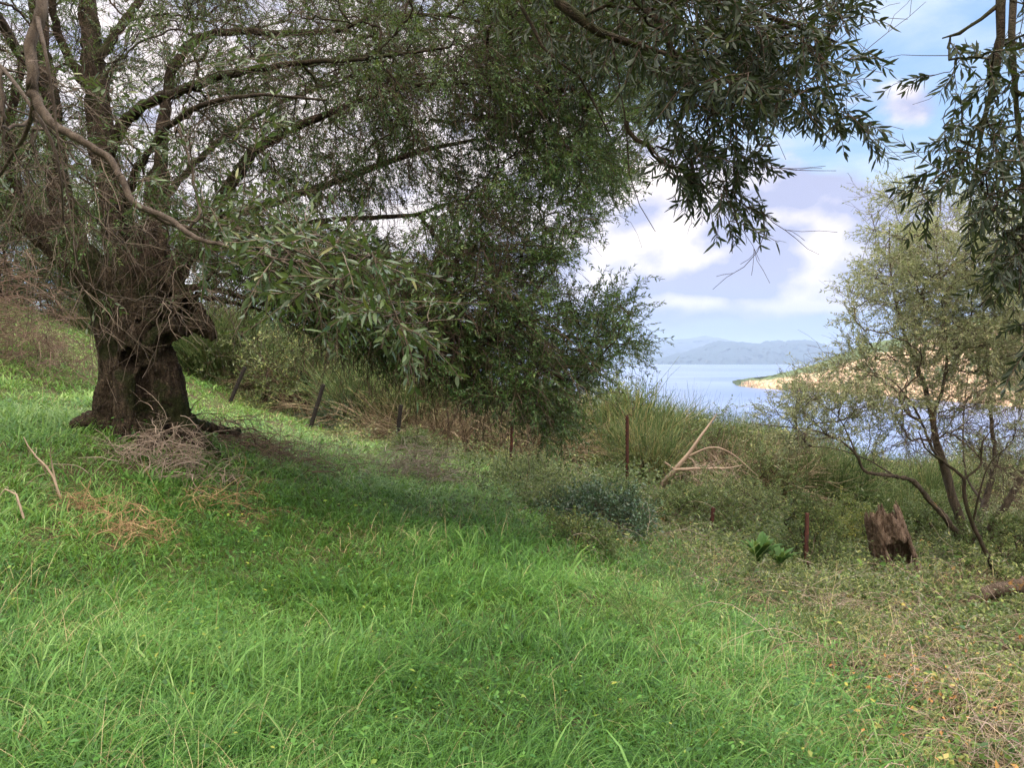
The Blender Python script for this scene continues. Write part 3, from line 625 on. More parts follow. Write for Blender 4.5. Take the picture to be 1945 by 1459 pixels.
def broom(px, Y, h, sp, label, m=None, n=320, name='broom_shrub', cat='broom', droop=.25, th=.003, group=None, stems=True):
    b = at(px, Y, .02); t = thing(name, label, cat, b, group)
    obj('stems', Geo().merge(broom_geo(n, h, sp, th, droop), None, b), m or M_BROOM, t); return t
shrub(1178, 16.5, 2.25, 1.1, M_YEL, 'rounded pale green shrub rising against the sea right of the drooping olive', nt=420, lL=.045, lW=.020)
shrub(1135, 9.0, .36, .62, M_LENT, 'dark blue green low bush at the foot of the tallest fence post', nt=230, lL=.050, lW=.022)
shrub(1540, 9.25, 1.0, .34, M_WEED2, 'leafy green shrub growing round the top of the rightmost post', nt=150, lL=.035, lW=.018)
shrub(1450, 13.2, 1.0, .8, M_WEED2, 'bright bushy shrub behind the short leaning rusty post', nt=220, lL=.035, lW=.018)
shrub(1060, 9.6, .32, .6, M_GREY, 'grey green low bush beside the dark blue green bush', nt=200, lL=.035, lW=.013)
shrub(1240, 13.4, 1.0, .9, M_GREY, 'feathery grey green bush between the tallest post and the bare dead branch', nt=260, lL=.03, lW=.012)
shrub(790, 12.9, .50, .45, M_WEED2, 'small leafy shrub standing in front of the third post from the left', nt=120, lL=.035, lW=.018)
shrub(640, 17.4, .75, .8, M_LENT, 'low dark green bush right of the second post from the left', nt=160, lL=.05, lW=.022)
shrub(1000, 11.0, .40, .5, M_GREY, 'tuft of grey green leaves right of the rusty post under the olive crown', nt=100, lL=.04, lW=.016)
shrub(10, 21.0, 3.0, 2.2, M_OLIVE, 'big dark bush uphill at the left edge above the twig pile', nt=420, lL=.075, lW=.024)
shrub(120, 24.0, 2.6, 2.0, M_WEED2, 'rounded green bush up the bank just left of the old trunk', nt=360, lL=.07, lW=.025)
shrub(1390, 11.6, .55, .75, M_GREY, 'grey green low bush behind the short leaning rusty post', nt=240, lL=.032, lW=.014)
shrub(1300, 10.9, .50, .6, M_WEED2, 'dense green low bush between the blue green bush and the short rusty post', nt=220, lL=.035, lW=.017)
shrub(1610, 10.6, .75, .60, M_YEL, 'yellowish green bush between the rightmost post and the stump', nt=240, lL=.036, lW=.018)
shrub(1775, 11.4, .85, .60, M_WEED2, 'dark green bush between the stump and the thin olive trunk', nt=240, lL=.036, lW=.018)
shrub(1925, 9.6, .75, .7, M_WEED2, 'dense green bush right of the thin olive trunk at the picture edge', nt=260, lL=.036, lW=.018)
shrub(1660, 14.2, 1.25, .9, M_GREY, 'tall grey green bush rising behind the stump', nt=360, lL=.04, lW=.017)
broom(1560, 13.6, 1.35, .6, 'dark green upright broom behind the rightmost post', n=500, th=.0035)
shrub(1100, 7.4, .24, .4, M_WEED2, 'small dark leafy weed clump at the edge of the bright grass', nt=110, lL=.035, lW=.018)
broom(425, 21.0, 2.6, .5, 'tall grey green broom between the old trunk and the leftmost post', n=800, th=.0045)
broom(1290, 16.5, 1.75, .55, 'tall green broom standing against the sea left of the bare dead branch', n=700, th=.004)
broom(1375, 15.8, 1.60, .55, 'green broom right behind the tip of the bare dead branch', n=700, th=.004)
broom(1440, 14.6, 1.0, .8, 'tan dry broom bush right of the bare dead branch', M_DRY, n=500, droop=.5, name='dry_shrub', cat='shrub')
broom(870, 15.4, 1.15, .9, 'large brown dry bush behind the third and fourth posts', M_DRY, n=800, droop=.9, name='dry_shrub', cat='shrub', th=.004)
broom(690, 18.5, 1.2, .8, 'brown dry bush behind the gap between second and third posts', M_DRY, n=600, droop=.7, name='dry_shrub', cat='shrub', th=.004)
broom(1740, 12.5, .9, .6, 'fresh green broom clump behind the hollow stump', n=400)
# stray broom seedlings arching over the grass edge
for (px, py, h, lb) in ((1330, 1190, .85, 'sparse thin stemmed broom seedling arching over the grass edge'), (1560, 1230, .80, 'sparse thin stemmed broom seedling standing among the brambles'),
                        (1225, 1210, .5, 'small sparse broom seedling in the bright grass')):
    b = ground_hit(px, py); t = thing('broom_seedling', lb, 'broom', b); n = 26; th = rnd(n)*6.28
    Cn = twigs(np.tile(b, (n, 1)), np.stack([np.cos(th)*.9, np.sin(th)*.5, .5+rnd(n)], -1), h*(.5+.6*rnd(n)), .1, .07, 6); g = tubes(Cn, .0018*np.linspace(1, .5, 6)[None]*np.ones((n, 1)), 4)
    q, T_ = along(Cn, .2+.75*rnd(n, 4)); q = q.reshape(-1, 3); g.merge(tubes(twigs(q, T_.reshape(-1, 3)+rng.normal(size=q.shape)*.4, .12+.12*rnd(len(q)), 0, .1, 4), np.full((len(q), 4), .0009), 3))
    obj('stems', g, M_BROOM, t)
def squill(px, py, s, label):
    b = ground_hit(px, py)+np.array([0, 0, .12]);  t = thing('leafy_plant', label, 'plant', b); n = 34; th = rnd(n)*6.28; g = Geo()
    for i in range(n):
        d = np.array([math.cos(th[i])*.8, math.sin(th[i])*.6, 1.0+.6*rng.random()]); L = s*rng.uniform(.28, .52); W = L*.075; u = np.linspace(0, 1, 7); dn = nrm(d); sd = nrm(np.cross(dn, [0, 0, 1.]))
        cl = b+dn*(u[:, None]*L)+np.array([0, 0, -.38*L])*(u[:, None]**2.2); w = W*np.sin(np.clip(u*.9+.12, 0, 1)*np.pi)**.7; w[-1] = 0
        up = np.cross(sd, dn)
        V = np.concatenate([cl-sd*w[:, None]+up*w[:, None]*.35, cl, cl+sd*w[:, None]+up*w[:, None]*.35]); k = np.arange(6)
        g.add(V, np.concatenate([np.stack([k, k+1, k+8, k+7], -1), np.stack([k+7, k+8, k+15, k+14], -1)]), None, np.full(21, rng.random()))
    obj('leaves', g, M_WEED3, t)

squill(1440, 1092, 1.0, 'clump of broad upright dark green leaves left of the rightmost post')
squill(1480, 1100, .75, 'smaller clump of broad glossy leaves just beside the rightmost post')

# ------------------------------------------------------------------ fused wood (voxel remesh of overlapping tubes)
def fuse(g, voxel, smooth_it=6, carve=(), lumps=(), bumps=((3.0, .07), (8, .045), (22, .024), (55, .012)), stretch=.22, seed=1):
    """g: Geo in world space -> new Geo with one continuous bark surface"""
    me = g.mesh('tmp', M_BARK); o = bpy.data.objects.new('tmp', me); COL.objects.link(o)
    rm = o.modifiers.new('r', 'REMESH'); rm.mode = 'VOXEL'; rm.voxel_size = voxel
    sm = o.modifiers.new('s', 'SMOOTH'); sm.iterations = smooth_it; sm.factor = .5
    dg = bpy.context.evaluated_depsgraph_get(); ev = o.evaluated_get(dg); m2 = ev.to_mesh()
    n = len(m2.vertices); v = np.empty(n*3); m2.vertices.foreach_get('co', v); v = v.reshape(-1, 3)
    nn = np.empty(n*3); m2.vertices.foreach_get('normal', nn); nn = nn.reshape(-1, 3)
    f = np.empty(len(m2.loops), np.int32); m2.loops.foreach_get('vertex_index', f)
    tot = np.empty(len(m2.polygons), np.int32); m2.polygons.foreach_get('loop_total', tot)
    st = np.empty(len(m2.polygons), np.int32); m2.polygons.foreach_get('loop_start', st)
    q = np.stack([f[st[tot == 4]+k] for k in range(4)], -1) if (tot == 4).any() else None
    t = np.stack([f[st[tot == 3]+k] for k in range(3)], -1) if (tot == 3).any() else None
    ev.to_mesh_clear(); bpy.data.objects.remove(o); bpy.data.meshes.remove(me)
    for c, r, dpt in lumps:                                  # burls swell outwards
        d = np.linalg.norm(v-np.array(c), axis=1)/r; v = v+nn*(dpt*np.exp(-d*d*2.2))[:, None]
    for c, r, dpt, dr in carve:                              # hollows pushed in along dr
        d = np.linalg.norm((v-np.array(c))*np.array([1, .6, .62]), axis=1)/r*((.55+.9*fbm(v*7+seed, 3, 31)) if seed != 5 else .8); v = v+nrm(np.array(dr, float))*(dpt*np.exp(-d**4*1.2))[:, None]
    s = np.array([1, 1, stretch])
    for sc, am in bumps:
        w = v*s*sc+np.array([.3, 1.7, 2.9])*seed; z = fbm(w, 3, seed+int(sc)); ridge = 1-np.abs(2*z-1)*2
        v = v+nn*((ridge-.55)*am)[:, None]
    return Geo().add(v, q, t)
def tube_px(pts, K=20, m=None):
    """pts rows (px, py, Y, r)"""
    a = np.array([[*P(p[0], p[1], p[2]), p[3]] for p in pts]); c = catmull(a, m or max(6, len(pts)*6)); return tubes(c[None, :, :3], np.maximum(c[None, :, 3], .004), K)
def capped(pts, K=20):
    """closed tube: ends run to a point, so the remesh sees a solid"""
    a = np.array([[*P(p[0], p[1], p[2]), p[3]] for p in pts]); c = catmull(a, max(6, len(pts)*6)); c[:, 3] = np.maximum(c[:, 3], .004)
    d0 = nrm(c[0, :3]-c[1, :3]); d1 = nrm(c[-1, :3]-c[-2, :3])
    c = np.vstack([np.r_[c[0, :3]+d0*c[0, 3]*.12, .0005], np.r_[c[0, :3]+d0*.002, c[0, 3]*.92], c, np.r_[c[-1, :3]+d1*.002, c[-1, 3]*.92], np.r_[c[-1, :3]+d1*c[-1, 3]*.12, .0005]])
    g = tubes(c[None, :, :3], c[None, :, 3], K); n = len(c)
    f0 = np.stack([np.zeros(K-2, int), np.arange(2, K), np.arange(1, K-1)], -1); f1 = (n-1)*K+np.stack([np.zeros(K-2, int), np.arange(1, K-1), np.arange(2, K)], -1)
    return Geo().add(g.v[0], g.q[0], np.concatenate([f0, f1]))
def limb_px(T, pts, parent=None): return T.limb([[*P(p[0], p[1], p[2]), p[3]] for p in pts], parent)
def targets_px(poly, n, Y0, Y1, bow=0.0):
    q = sample_poly(poly, n); Y = Y0+(Y1-Y0)*rnd(n); return Pv(q[:, 0], q[:, 1], Y)

# ------------------------------------------------------------------ the old olive
def old_olive():
    base = P(275, 800, 8.0); t = thing('old_olive_tree', 'ancient gnarled olive tree with thick hollow trunk and huge spreading crown on the left', 'tree', base)
    g = Geo()
    for pts in ([(275, 850, 8, 0.304), (272, 760, 8, 0.262), (269, 690, 8, 0.229), (266, 630, 8, 0.229), (254, 570, 8, 0.242), (244, 520, 8.05, 0.246)],
                [(212, 830, 7.95, 0.144), (212, 745, 7.9, 0.128), (212, 690, 7.85, 0.114), (200, 630, 7.9, 0.121), (194, 570, 7.95, 0.134), (164, 510, 8, 0.144)],
                [(345, 855, 7.8, 0.144), (325, 770, 7.82, 0.141), (307, 700, 7.85, 0.128), (294, 650, 7.9, 0.121), (279, 600, 7.95, 0.134)],
                [(330, 800, 7.8, 0.108), (358, 822, 7.75, 0.072), (392, 848, 7.7, 0.043), (440, 885, 7.7, .02)],
                [(243, 830, 7.62, 0.094), (240, 750, 7.60, 0.081), (242, 690, 7.62, 0.074), (254, 650, 7.66, 0.081), (272, 610, 7.75, 0.094)],
                [(300, 560, 7.95, .15), (335, 580, 7.92, .15), (362, 600, 7.86, .09)], [(285, 790, 7.6, .10), (280, 830, 7.45, .07), (270, 870, 7.3, .03)], [(345, 800, 7.9, .09), (400, 812, 8.2, .05), (450, 822, 8.5, .03)],
                [(205, 800, 7.9, 0.087), (170, 800, 7.9, 0.058), (140, 812, 7.9, 0.029)],
                [(254, 690, 7.8, 0.120), (289, 655, 7.72, 0.112), (329, 624, 7.75, 0.088), (356, 614, 7.8, 0.092), (382, 618, 7.8, 0.068), (399, 632, 7.8, 0.040), (408, 644, 7.8, 0.016)],
                [(304, 540, 8.0, 0.112), (339, 558, 7.9, 0.096), (366, 588, 7.82, 0.076), (394, 625, 7.8, 0.036)],
                [(239, 590, 8, 0.215), (174, 515, 8, 0.195), (109, 455, 8.05, 0.151), (44, 410, 8.1, 0.123), (-36, 370, 8.2, 0.101), (-156, 330, 8.3, 0.072)],
                [(154, 500, 8, 0.144), (124, 420, 8.15, 0.115), (114, 330, 8.3, 0.094), (99, 200, 8.4, 0.079), (74, 60, 8.5, 0.065), (64, -120, 8.7, 0.051)],
                [(254, 570, 8, 0.215), (236, 480, 8.1, 0.187), (219, 400, 8.15, 0.151), (199, 300, 8.3, 0.115), (184, 180, 8.4, 0.087), (169, 50, 8.5, 0.072), (164, -120, 8.6, 0.051)],
                [(279, 570, 8.05, 0.174), (289, 500, 8.2, 0.144), (294, 420, 8.3, 0.108), (304, 330, 8.5, 0.079)],
                [(304, 560, 8.0, 0.121), (339, 500, 8.1, 0.087), (389, 440, 8.05, 0.065)]):
        g.merge(capped(pts))
    cv = [(P(232, 690, 7.5), .085, .36, (.15, 1, .15)), (P(282, 712, 7.5), .11, .44, (.1, 1, .1)), (P(278, 778, 7.45), .12, .42, (0, 1, 0)), (P(310, 742, 7.55), .07, .30, (0, 1, 0)),
          (P(218, 640, 7.55), .08, .30, (.1, 1, 0)), (P(352, 592, 7.6), .13, .24, (-.4, .9, .4)), (P(296, 570, 7.65), .12, .34, (0, 1, 0)), (P(318, 668, 7.6), .10, .26, (-.2, 1, .3)),
          (P(205, 755, 7.6), .06, .22, (.3, 1, 0)), (P(330, 790, 7.6), .05, .2, (0, 1, 0)), (P(250, 600, 7.6), .06, .2, (0, 1, 0))]
    lp = [(P(232, 640, 7.6), .10, .06), (P(255, 660, 7.5), .09, .06), (P(300, 690, 7.55), .09, .07), (P(200, 715, 7.6), .12, .06), (P(300, 795, 7.5), .15, .06), (P(330, 625, 7.6), .12, .05), (P(190, 650, 7.7), .1, .06), (P(258, 740, 7.45), .08, .07), (P(340, 700, 7.7), .08, .04)]
    wood = fuse(g, .017, 4, cv, lp)
    obj('trunk', wood, M_BARK, t, sm=True)
    T = Tree()
    main = [
        [(385, 440, 8.05, 0.063), (410, 400, 8, 0.061), (440, 345, 8, 0.059), (480, 290, 8, 0.055), (540, 250, 7.9, 0.047), (610, 222, 7.8, 0.037), (700, 185, 7.7, 0.027), (800, 160, 7.5, 0.019), (920, 160, 7.3, 0.012), (1040, 190, 7.2, 0.007)],
        [(385, 440, 8.05, 0.052), (450, 405, 8.2, 0.046), (540, 378, 8.3, 0.041), (620, 350, 8.4, 0.038), (690, 325, 8.5, 0.036), (760, 300, 8.6, 0.031), (850, 275, 8.8, 0.022), (950, 262, 9.0, 0.015), (1060, 270, 9.2, 0.008)],
        [(335, 500, 8.1, 0.044), (420, 470, 8.3, 0.037), (510, 440, 8.5, 0.033), (600, 420, 8.6, 0.028), (700, 412, 8.7, 0.027), (790, 408, 8.7, 0.023), (850, 386, 8.8, 0.018), (930, 374, 8.9, 0.012), (1030, 385, 9, 0.007)],
        [(300, 330, 8.5, 0.074), (310, 230, 8.6, 0.063), (330, 130, 8.7, 0.052), (370, 75, 8.7, 0.046), (440, 60, 8.6, 0.041), (540, 62, 8.5, 0.035), (640, 55, 8.4, 0.030), (720, 30, 8.3, 0.022), (850, 30, 8.1, 0.015), (1000, 60, 8, 0.008)],
        [(195, 300, 8.3, 0.074), (260, 210, 8, 0.056), (350, 170, 7.6, 0.044), (440, 140, 7.4, 0.033), (560, 120, 7.2, 0.025), (700, 110, 7, 0.016), (850, 90, 6.8, 0.010)],
        [(330, 545, 7.95, 0.044), (400, 548, 7.9, 0.030), (450, 562, 7.9, 0.025), (500, 578, 7.9, 0.022), (560, 590, 7.8, 0.018), (650, 606, 7.7, 0.013), (760, 640, 7.5, 0.007)],
        [(372, 560, 7.9, 0.033), (400, 566, 8, 0.025), (440, 575, 8.1, 0.021), (500, 592, 8.3, 0.016), (600, 640, 8.3, 0.009)],
        [(600, 420, 8.6, 0.026), (700, 470, 8.3, 0.024), (800, 520, 8.1, 0.022), (880, 548, 8.0, 0.021), (940, 580, 7.9, 0.018), (1000, 612, 7.8, 0.013), (1080, 640, 7.7, 0.008), (1160, 655, 7.7, 0.004)],
        [(700, 470, 8.3, 0.018), (790, 570, 8.0, 0.015), (860, 650, 7.8, 0.012), (940, 710, 7.6, 0.008), (1030, 770, 7.5, 0.005)],
        [(40, 410, 8.1, 0.074), (20, 300, 7.9, 0.052), (30, 170, 7.7, 0.037), (60, 60, 7.6, 0.026)],
        [(180, 180, 8.4, 0.067), (120, 90, 8.2, 0.044), (100, 0, 8, 0.037), (90, -150, 7.8, 0.022)],
        [(180, 120, 8.4, 0.059), (250, 20, 8.6, 0.044), (330, -80, 8.7, 0.037), (500, -200, 8.6, 0.026), (700, -260, 8.4, 0.015)],
        [(232, 480, 8.1, 0.067), (240, 380, 7.6, 0.044), (280, 290, 7.1, 0.033), (360, 210, 6.6, 0.024), (480, 180, 6.2, 0.015), (620, 190, 5.9, 0.009)],
        [(-160, 330, 8.3, 0.067), (-320, 260, 8.2, 0.037), (-450, 200, 8, 0.015)],
        [(250, 570, 8.1, 0.089), (280, 430, 9.2, 0.059), (380, 300, 10.2, 0.041), (520, 200, 11, 0.030), (700, 150, 11.6, 0.016), (880, 180, 12, 0.007)],
    ]
    for pts in main: limb_px(T, pts)
    # the low branch that reaches down towards the viewer
    nb = Tree()
    limb_px(nb, [(95, 200, 8.4, 0.059), (-20, 0, 7.2, 0.046), (-120, -160, 5.6, 0.036), (-40, -230, 4.2, 0.030), (50, -100, 3.4, 0.025), (80, 0, 3.2, 0.022), (60, 70, 3.15, 0.022), (62, 150, 3.1, 0.021), (66, 185, 3.1, 0.020), (100, 235, 3.05, 0.017), (150, 265, 3.0, 0.015),
                 (205, 300, 3.0, 0.014), (235, 345, 2.95, 0.013), (260, 390, 2.9, 0.013), (320, 415, 2.8, 0.011), (370, 450, 2.7, 0.009), (440, 470, 2.6, 0.006), (520, 490, 2.5, 0.004), (620, 540, 2.4, 0.003), (700, 600, 2.35, 0.002)])
    limb_px(nb, [(66, 185, 3.1, 0.012), (50, 250, 3.2, 0.009), (20, 300, 3.3, 0.007), (-20, 360, 3.4, 0.005)])
    limb_px(nb, [(-60, 90, 3.6, 0.013), (0, 125, 3.4, 0.009), (40, 175, 3.2, 0.008), (90, 250, 3.1, 0.007), (115, 330, 3.1, 0.005), (120, 420, 3.2, 0.004)])
    limb_px(nb, [(70, 20, 3.2, 0.011), (85, 90, 3.0, 0.007), (100, 180, 3.0, 0.006), (108, 250, 3.0, 0.004), (130, 380, 3.0, 0.003)])
    # targets
    A = [(690, -80), (1235, -80), (1245, 100), (1225, 200), (1205, 290), (1165, 385), (1110, 415), (1065, 480), (900, 520), (790, 470), (820, 330), (700, 240)]
    A2 = [(900, -80), (1235, -80), (1230, 200), (1180, 330), (1000, 330), (900, 200)]
    B = [(250, -60), (760, -60), (800, 300), (770, 380), (450, 400), (350, 300)]
    Cl = [(480, 520), (640, 480), (800, 480), (960, 480), (1060, 460), (1070, 550), (1110, 590), (1150, 560), (1180, 575), (1205, 595), (1175, 620), (1215, 650), (1170, 675), (1130, 705), (1085, 730), (1080, 810), (1030, 820), (980, 775), (920, 750), (870, 715), (760, 675), (620, 625), (520, 580)]
    Cd = [(560, 560), (760, 560), (910, 600), (920, 735), (780, 690), (650, 640)]
    Cc = [(850, 560), (1090, 580), (1190, 610), (1200, 650), (1130, 700), (1070, 770), (1010, 770), (900, 690)]
    D = [(-250, -60), (250, -60), (350, 300), (330, 430), (150, 470), (-250, 500)]
    E = [(330, 400), (760, 470), (700, 560), (560, 580), (380, 530)]
    up = [(-300, -520), (900, -560), (1250, -250), (1240, -60), (-300, -60)]
    sets = [(A, 720, 6.4, 11.5, 1), (A2, 420, 6.4, 9.5, 1), (B, 680, 6.6, 11.5, .60), (Cl, 560, 6.3, 9.6, 1), (Cc, 60, 6.4, 8.6, 1), (D, 480, 6.0, 10.5, .6), (Cd, 150, 6.8, 9.2, 1), (E, 220, 6.5, 9.5, .85), (up, 90, 5.5, 12, 1)]
    TG = []; LF = []
    for pl, n, y0, y1, lf in sets: TG.append(targets_px(pl, n, y0, y1)); LF.append(rnd(n) < lf)
    TG = np.vstack(TG); LF = np.concatenate(LF)
    T.grow(TG, droop=.04, back=1.5, m=6, wob=.035)
    obj('branches', T.limbs_geo(14).merge(T.wood(.0034, .44, rmax=.03)), M_LIMB, t)
    ip = np.array([i for i, _ in T.tips]); ti = np.array([j for _, j in T.tips]); lfm = LF[ti]
    pj = proj(T.p[ip][:, 0], T.p[ip][:, 1], T.p[ip][:, 2])
    # leafy sprays
    k = 7; p0 = T.p[ip[lfm]]; d0 = T.d[ip[lfm]]; p = np.repeat(p0, k, 0)+rng.normal(size=(len(p0)*k, 3))*.07
    d = np.repeat(d0, k, 0)+rng.normal(size=(len(p), 3))*.55+np.array([.3, 0, .1]); Cn = twigs(p, d, .16+.26*rnd(len(p)), .25, .14, 5)
    tone = fbm(p*.9, 2, 6)
    lf = spray_leaves(Cn, 10, .046, .0125, a=np.clip(tone*.9-.05+.12*rng.normal(size=len(p)), 0, 1), spread=.75, up=.45)
    obj('crown', lf, M_OLIVE, t)
    tw = tubes(Cn, .0022*np.linspace(1, .6, 5)[None]*np.ones((len(Cn), 1)), 3)
    # bare long twigs fanning out inside the crown
    idx = rng.integers(len(T.chains), size=6500); idx = idx[proj(*T.p[np.array([T.chains[i][1] for i in idx])].T)[0] < 1000]; pp = np.array([T.p[T.chains[i][1]+rng.integers(6)] for i in idx]); dd = np.array([T.d[T.chains[i][1]] for i in idx])
    Cb = twigs(pp, dd+rng.normal(size=dd.shape)*.5+np.array([.35, 0, .05]), .35+.65*rnd(len(pp)), .45, .12, 7)
    tw.merge(tubes(Cb, .0027*np.linspace(1, .45, 7)[None]*np.ones((len(Cb), 1)), 3))
    q, T_ = along(Cb, .2+.75*rnd(len(Cb), 4)); q = q.reshape(-1, 3); tw.merge(tubes(twigs(q, T_.reshape(-1, 3)+rng.normal(size=q.shape)*.5, .12+.25*rnd(len(q)), .6, .15, 4), np.full((len(q), 4), .0017), 3))
    obj('twigs', tw, M_TWIG, t)
    # near branch
    N1 = [(430, 450), (560, 430), (700, 460), (780, 540), (830, 620), (790, 640), (700, 620), (610, 585), (520, 550), (470, 510)]
    N2 = [(220, 80), (420, 60), (560, 160), (520, 300), (420, 330), (250, 420), (180, 330)]
    N3 = [(0, 230), (140, 260), (240, 420), (480, 520), (330, 620), (200, 600), (0, 560)]
    N4 = [(380, 380), (600, 400), (650, 470), (480, 520), (380, 470)]
    tg = np.vstack([targets_px(N1, 46, 1.9, 3.0), targets_px(N2, 24, 2.7, 3.8), targets_px(N3, 46, 2.8, 4.6), targets_px(N4, 34, 2.3, 3.2), targets_px([(-60, 60), (120, 40), (250, 300), (-60, 420)], 30, 2.9, 4.2)])
    lfm = np.concatenate([np.ones(46), rnd(24) < .55, rnd(46) < .05, np.ones(34), rnd(30) < .15]).astype(bool)
    nb.grow(tg, droop=.1, back=1.6, m=6, wob=.05, start=60)
    obj('hanging_branch', nb.limbs_geo(14, .08).merge(nb.wood(.0017, .5, rmax=.012)), M_BARKN, t)
    ip = np.array([i for i, _ in nb.tips]); m_ = lfm[np.array([j for _, j in nb.tips])]
    p0 = nb.p[ip[m_]]; d0 = nb.d[ip[m_]]; k = 3; p = np.repeat(p0, k, 0); d = np.repeat(d0, k, 0)+rng.normal(size=(len(p), 3))*.5
    Cn = twigs(p, d, .13+.14*rnd(len(p)), .15, .12, 5); obj('near_twigs', tubes(Cn, .0016*np.linspace(1, .6, 5)[None]*np.ones((len(Cn), 1)), 5).merge(bare_twigs(nb, ip[~m_])), M_TWIG_PALE, t)
    obj('near_leaves', spray_leaves(Cn, 5, .046, .0115, True, t0=.1, spread=.8, up=.5), M_OLIVE_NEAR, t)
def bare_twigs(T, ip, k=4, L=.16, r=.0015):
    p = np.repeat(T.p[ip], k, 0); d = np.repeat(T.d[ip], k, 0)+rng.normal(size=(len(p), 3))*.7; Cn = twigs(p, d, L+L*1.6*rnd(len(p)), .15, .22, 6)
    g = tubes(Cn, r*np.linspace(1, .4, 6)[None]*np.ones((len(Cn), 1)), 4); q, T_ = along(Cn, .3+.6*rnd(len(Cn), 2)); q = q.reshape(-1, 3)
    return g.merge(tubes(twigs(q, T_.reshape(-1, 3)+rng.normal(size=q.shape)*.6, .05+.12*rnd(len(q)), .2, .2, 4), np.full((len(q), 4), r*.55), 3))
old_olive()

# ------------------------------------------------------------------ olives whose branches hang into view
def hanging_olive(name, label, base, limbs, sets, lm, k=4, J=8, L=.041, W=.0085, Lt=(.12, .2), droop=.35, rt=.0014, start=0, bare=.1):
    t = thing(name, label, 'tree', base); T = Tree()
    for l in limbs: (T.limb(l[1]) if l[0] == 'w' else limb_px(T, l[1]))
    tg = np.vstack([targets_px(pl, n, y0, y1) for pl, n, y0, y1 in sets])
    T.grow(tg, droop=.3, back=2.2, m=6, wob=.045, start=start)
    obj('branches', T.limbs_geo(12, .08).merge(T.wood(rt, .5, rmax=.012)), M_LIMB, t)
    ip = np.array([i for i, _ in T.tips]); keep = rnd(len(ip)) > bare; p0 = T.p[ip[keep]]; d0 = T.d[ip[keep]]
    p = np.repeat(p0, k, 0); d = np.repeat(d0, k, 0)+rng.normal(size=(len(p), 3))*.5; Cn = twigs(p, d, Lt[0]+Lt[1]*rnd(len(p)), droop, .12, 5)
    tw = tubes(Cn, rt*.9*np.linspace(1, .6, 5)[None]*np.ones((len(Cn), 1)), 4)
    if (~keep).any(): tw.merge(bare_twigs(T, ip[~keep], 2, .12, rt))
    obj('twigs', tw, M_TWIG, t); obj('crown', spray_leaves(Cn, J, L, W, True, t0=.1, spread=.75, up=.3, drop=.1), lm, t)
def trunk_pts(x, y, zt, r): z = float(height(np.array([x]), np.array([y]))[0]); return [(x, y, z-.2, r*1.5), (x+.02, y+.03, z+.5, r*1.1), (x-.05, y, z+zt*.6, r), (x, y+.1, z+zt, r*.7)]
tb = trunk_pts(1.0, -2.4, 3.1, .17); pe = P(1040, -60, 2.45)
hanging_olive('olive_tree', 'olive tree beside the viewer, only its dark branches hang in along the top centre', tb[0][:3],
    [('w', tb), ('w', [(1.0, -2.3, tb[3][2], .11), (.8, -1.2, 3.7, .08), (.5, .3, 3.75, .05), (.3, 1.5, 3.4, .03), (pe[0], pe[1], pe[2], .019)]),
     ('p', [(1040, -60, 2.45, .019), (1065, 5, 2.42, .017), (1105, 38, 2.4, .0155), (1140, 62, 2.4, .013), (1190, 80, 2.4, .011), (1260, 100, 2.4, .008), (1340, 120, 2.4, .005), (1420, 150, 2.4, .004), (1480, 200, 2.4, .003)]),
     ('p', [(1070, -130, 2.6, .016), (1200, -60, 2.5, .012), (1330, -20, 2.4, .010), (1430, 20, 2.35, .008), (1520, 50, 2.3, .005), (1590, 80, 2.3, .003)]),
     ('p', [(1000, -120, 2.7, .012), (965, -20, 2.6, .008), (1000, 20, 2.6, .007), (1018, 65, 2.6, .006), (1045, 108, 2.6, .005), (1090, 130, 2.6, .004), (1130, 200, 2.6, .003), (1160, 260, 2.6, .002)]),
     ('p', [(1110, 30, 2.4, .006), (1150, 10, 2.3, .005), (1230, 20, 2.25, .004), (1310, 70, 2.2, .003)]),
     ('p', [(1160, 70, 2.4, .005), (1175, 150, 2.4, .003), (1188, 230, 2.4, .002), (1195, 330, 2.4, .0017), (1215, 390, 2.4, .0013), (1245, 440, 2.4, .001)])],
    [([(1150, -60), (1580, -60), (1600, 60), (1560, 130), (1480, 200), (1350, 190), (1240, 150), (1180, 60)], 250, 1.9, 3.0), ([(1290, 60), (1560, 40), (1530, 180), (1400, 210), (1290, 170)], 80, 1.9, 2.9),
     ([(1240, 150), (1330, 170), (1420, 200), (1440, 290), (1390, 380), (1330, 360), (1270, 320)], 75, 2.1, 2.7), ([(1480, 150), (1560, 150), (1610, 225), (1560, 235), (1500, 200)], 16, 2.2, 2.6),
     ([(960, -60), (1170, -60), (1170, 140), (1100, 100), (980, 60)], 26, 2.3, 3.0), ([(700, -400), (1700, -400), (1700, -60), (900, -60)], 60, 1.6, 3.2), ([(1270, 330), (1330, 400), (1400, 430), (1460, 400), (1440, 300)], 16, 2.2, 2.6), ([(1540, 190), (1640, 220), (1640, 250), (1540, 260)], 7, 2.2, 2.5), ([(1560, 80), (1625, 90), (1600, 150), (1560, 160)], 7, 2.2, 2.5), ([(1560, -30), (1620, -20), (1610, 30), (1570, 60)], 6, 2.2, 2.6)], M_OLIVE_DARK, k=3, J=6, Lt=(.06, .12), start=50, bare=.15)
tb = trunk_pts(3.1, .9, 2.9, .13); pe = P(1905, -80, 2.3)
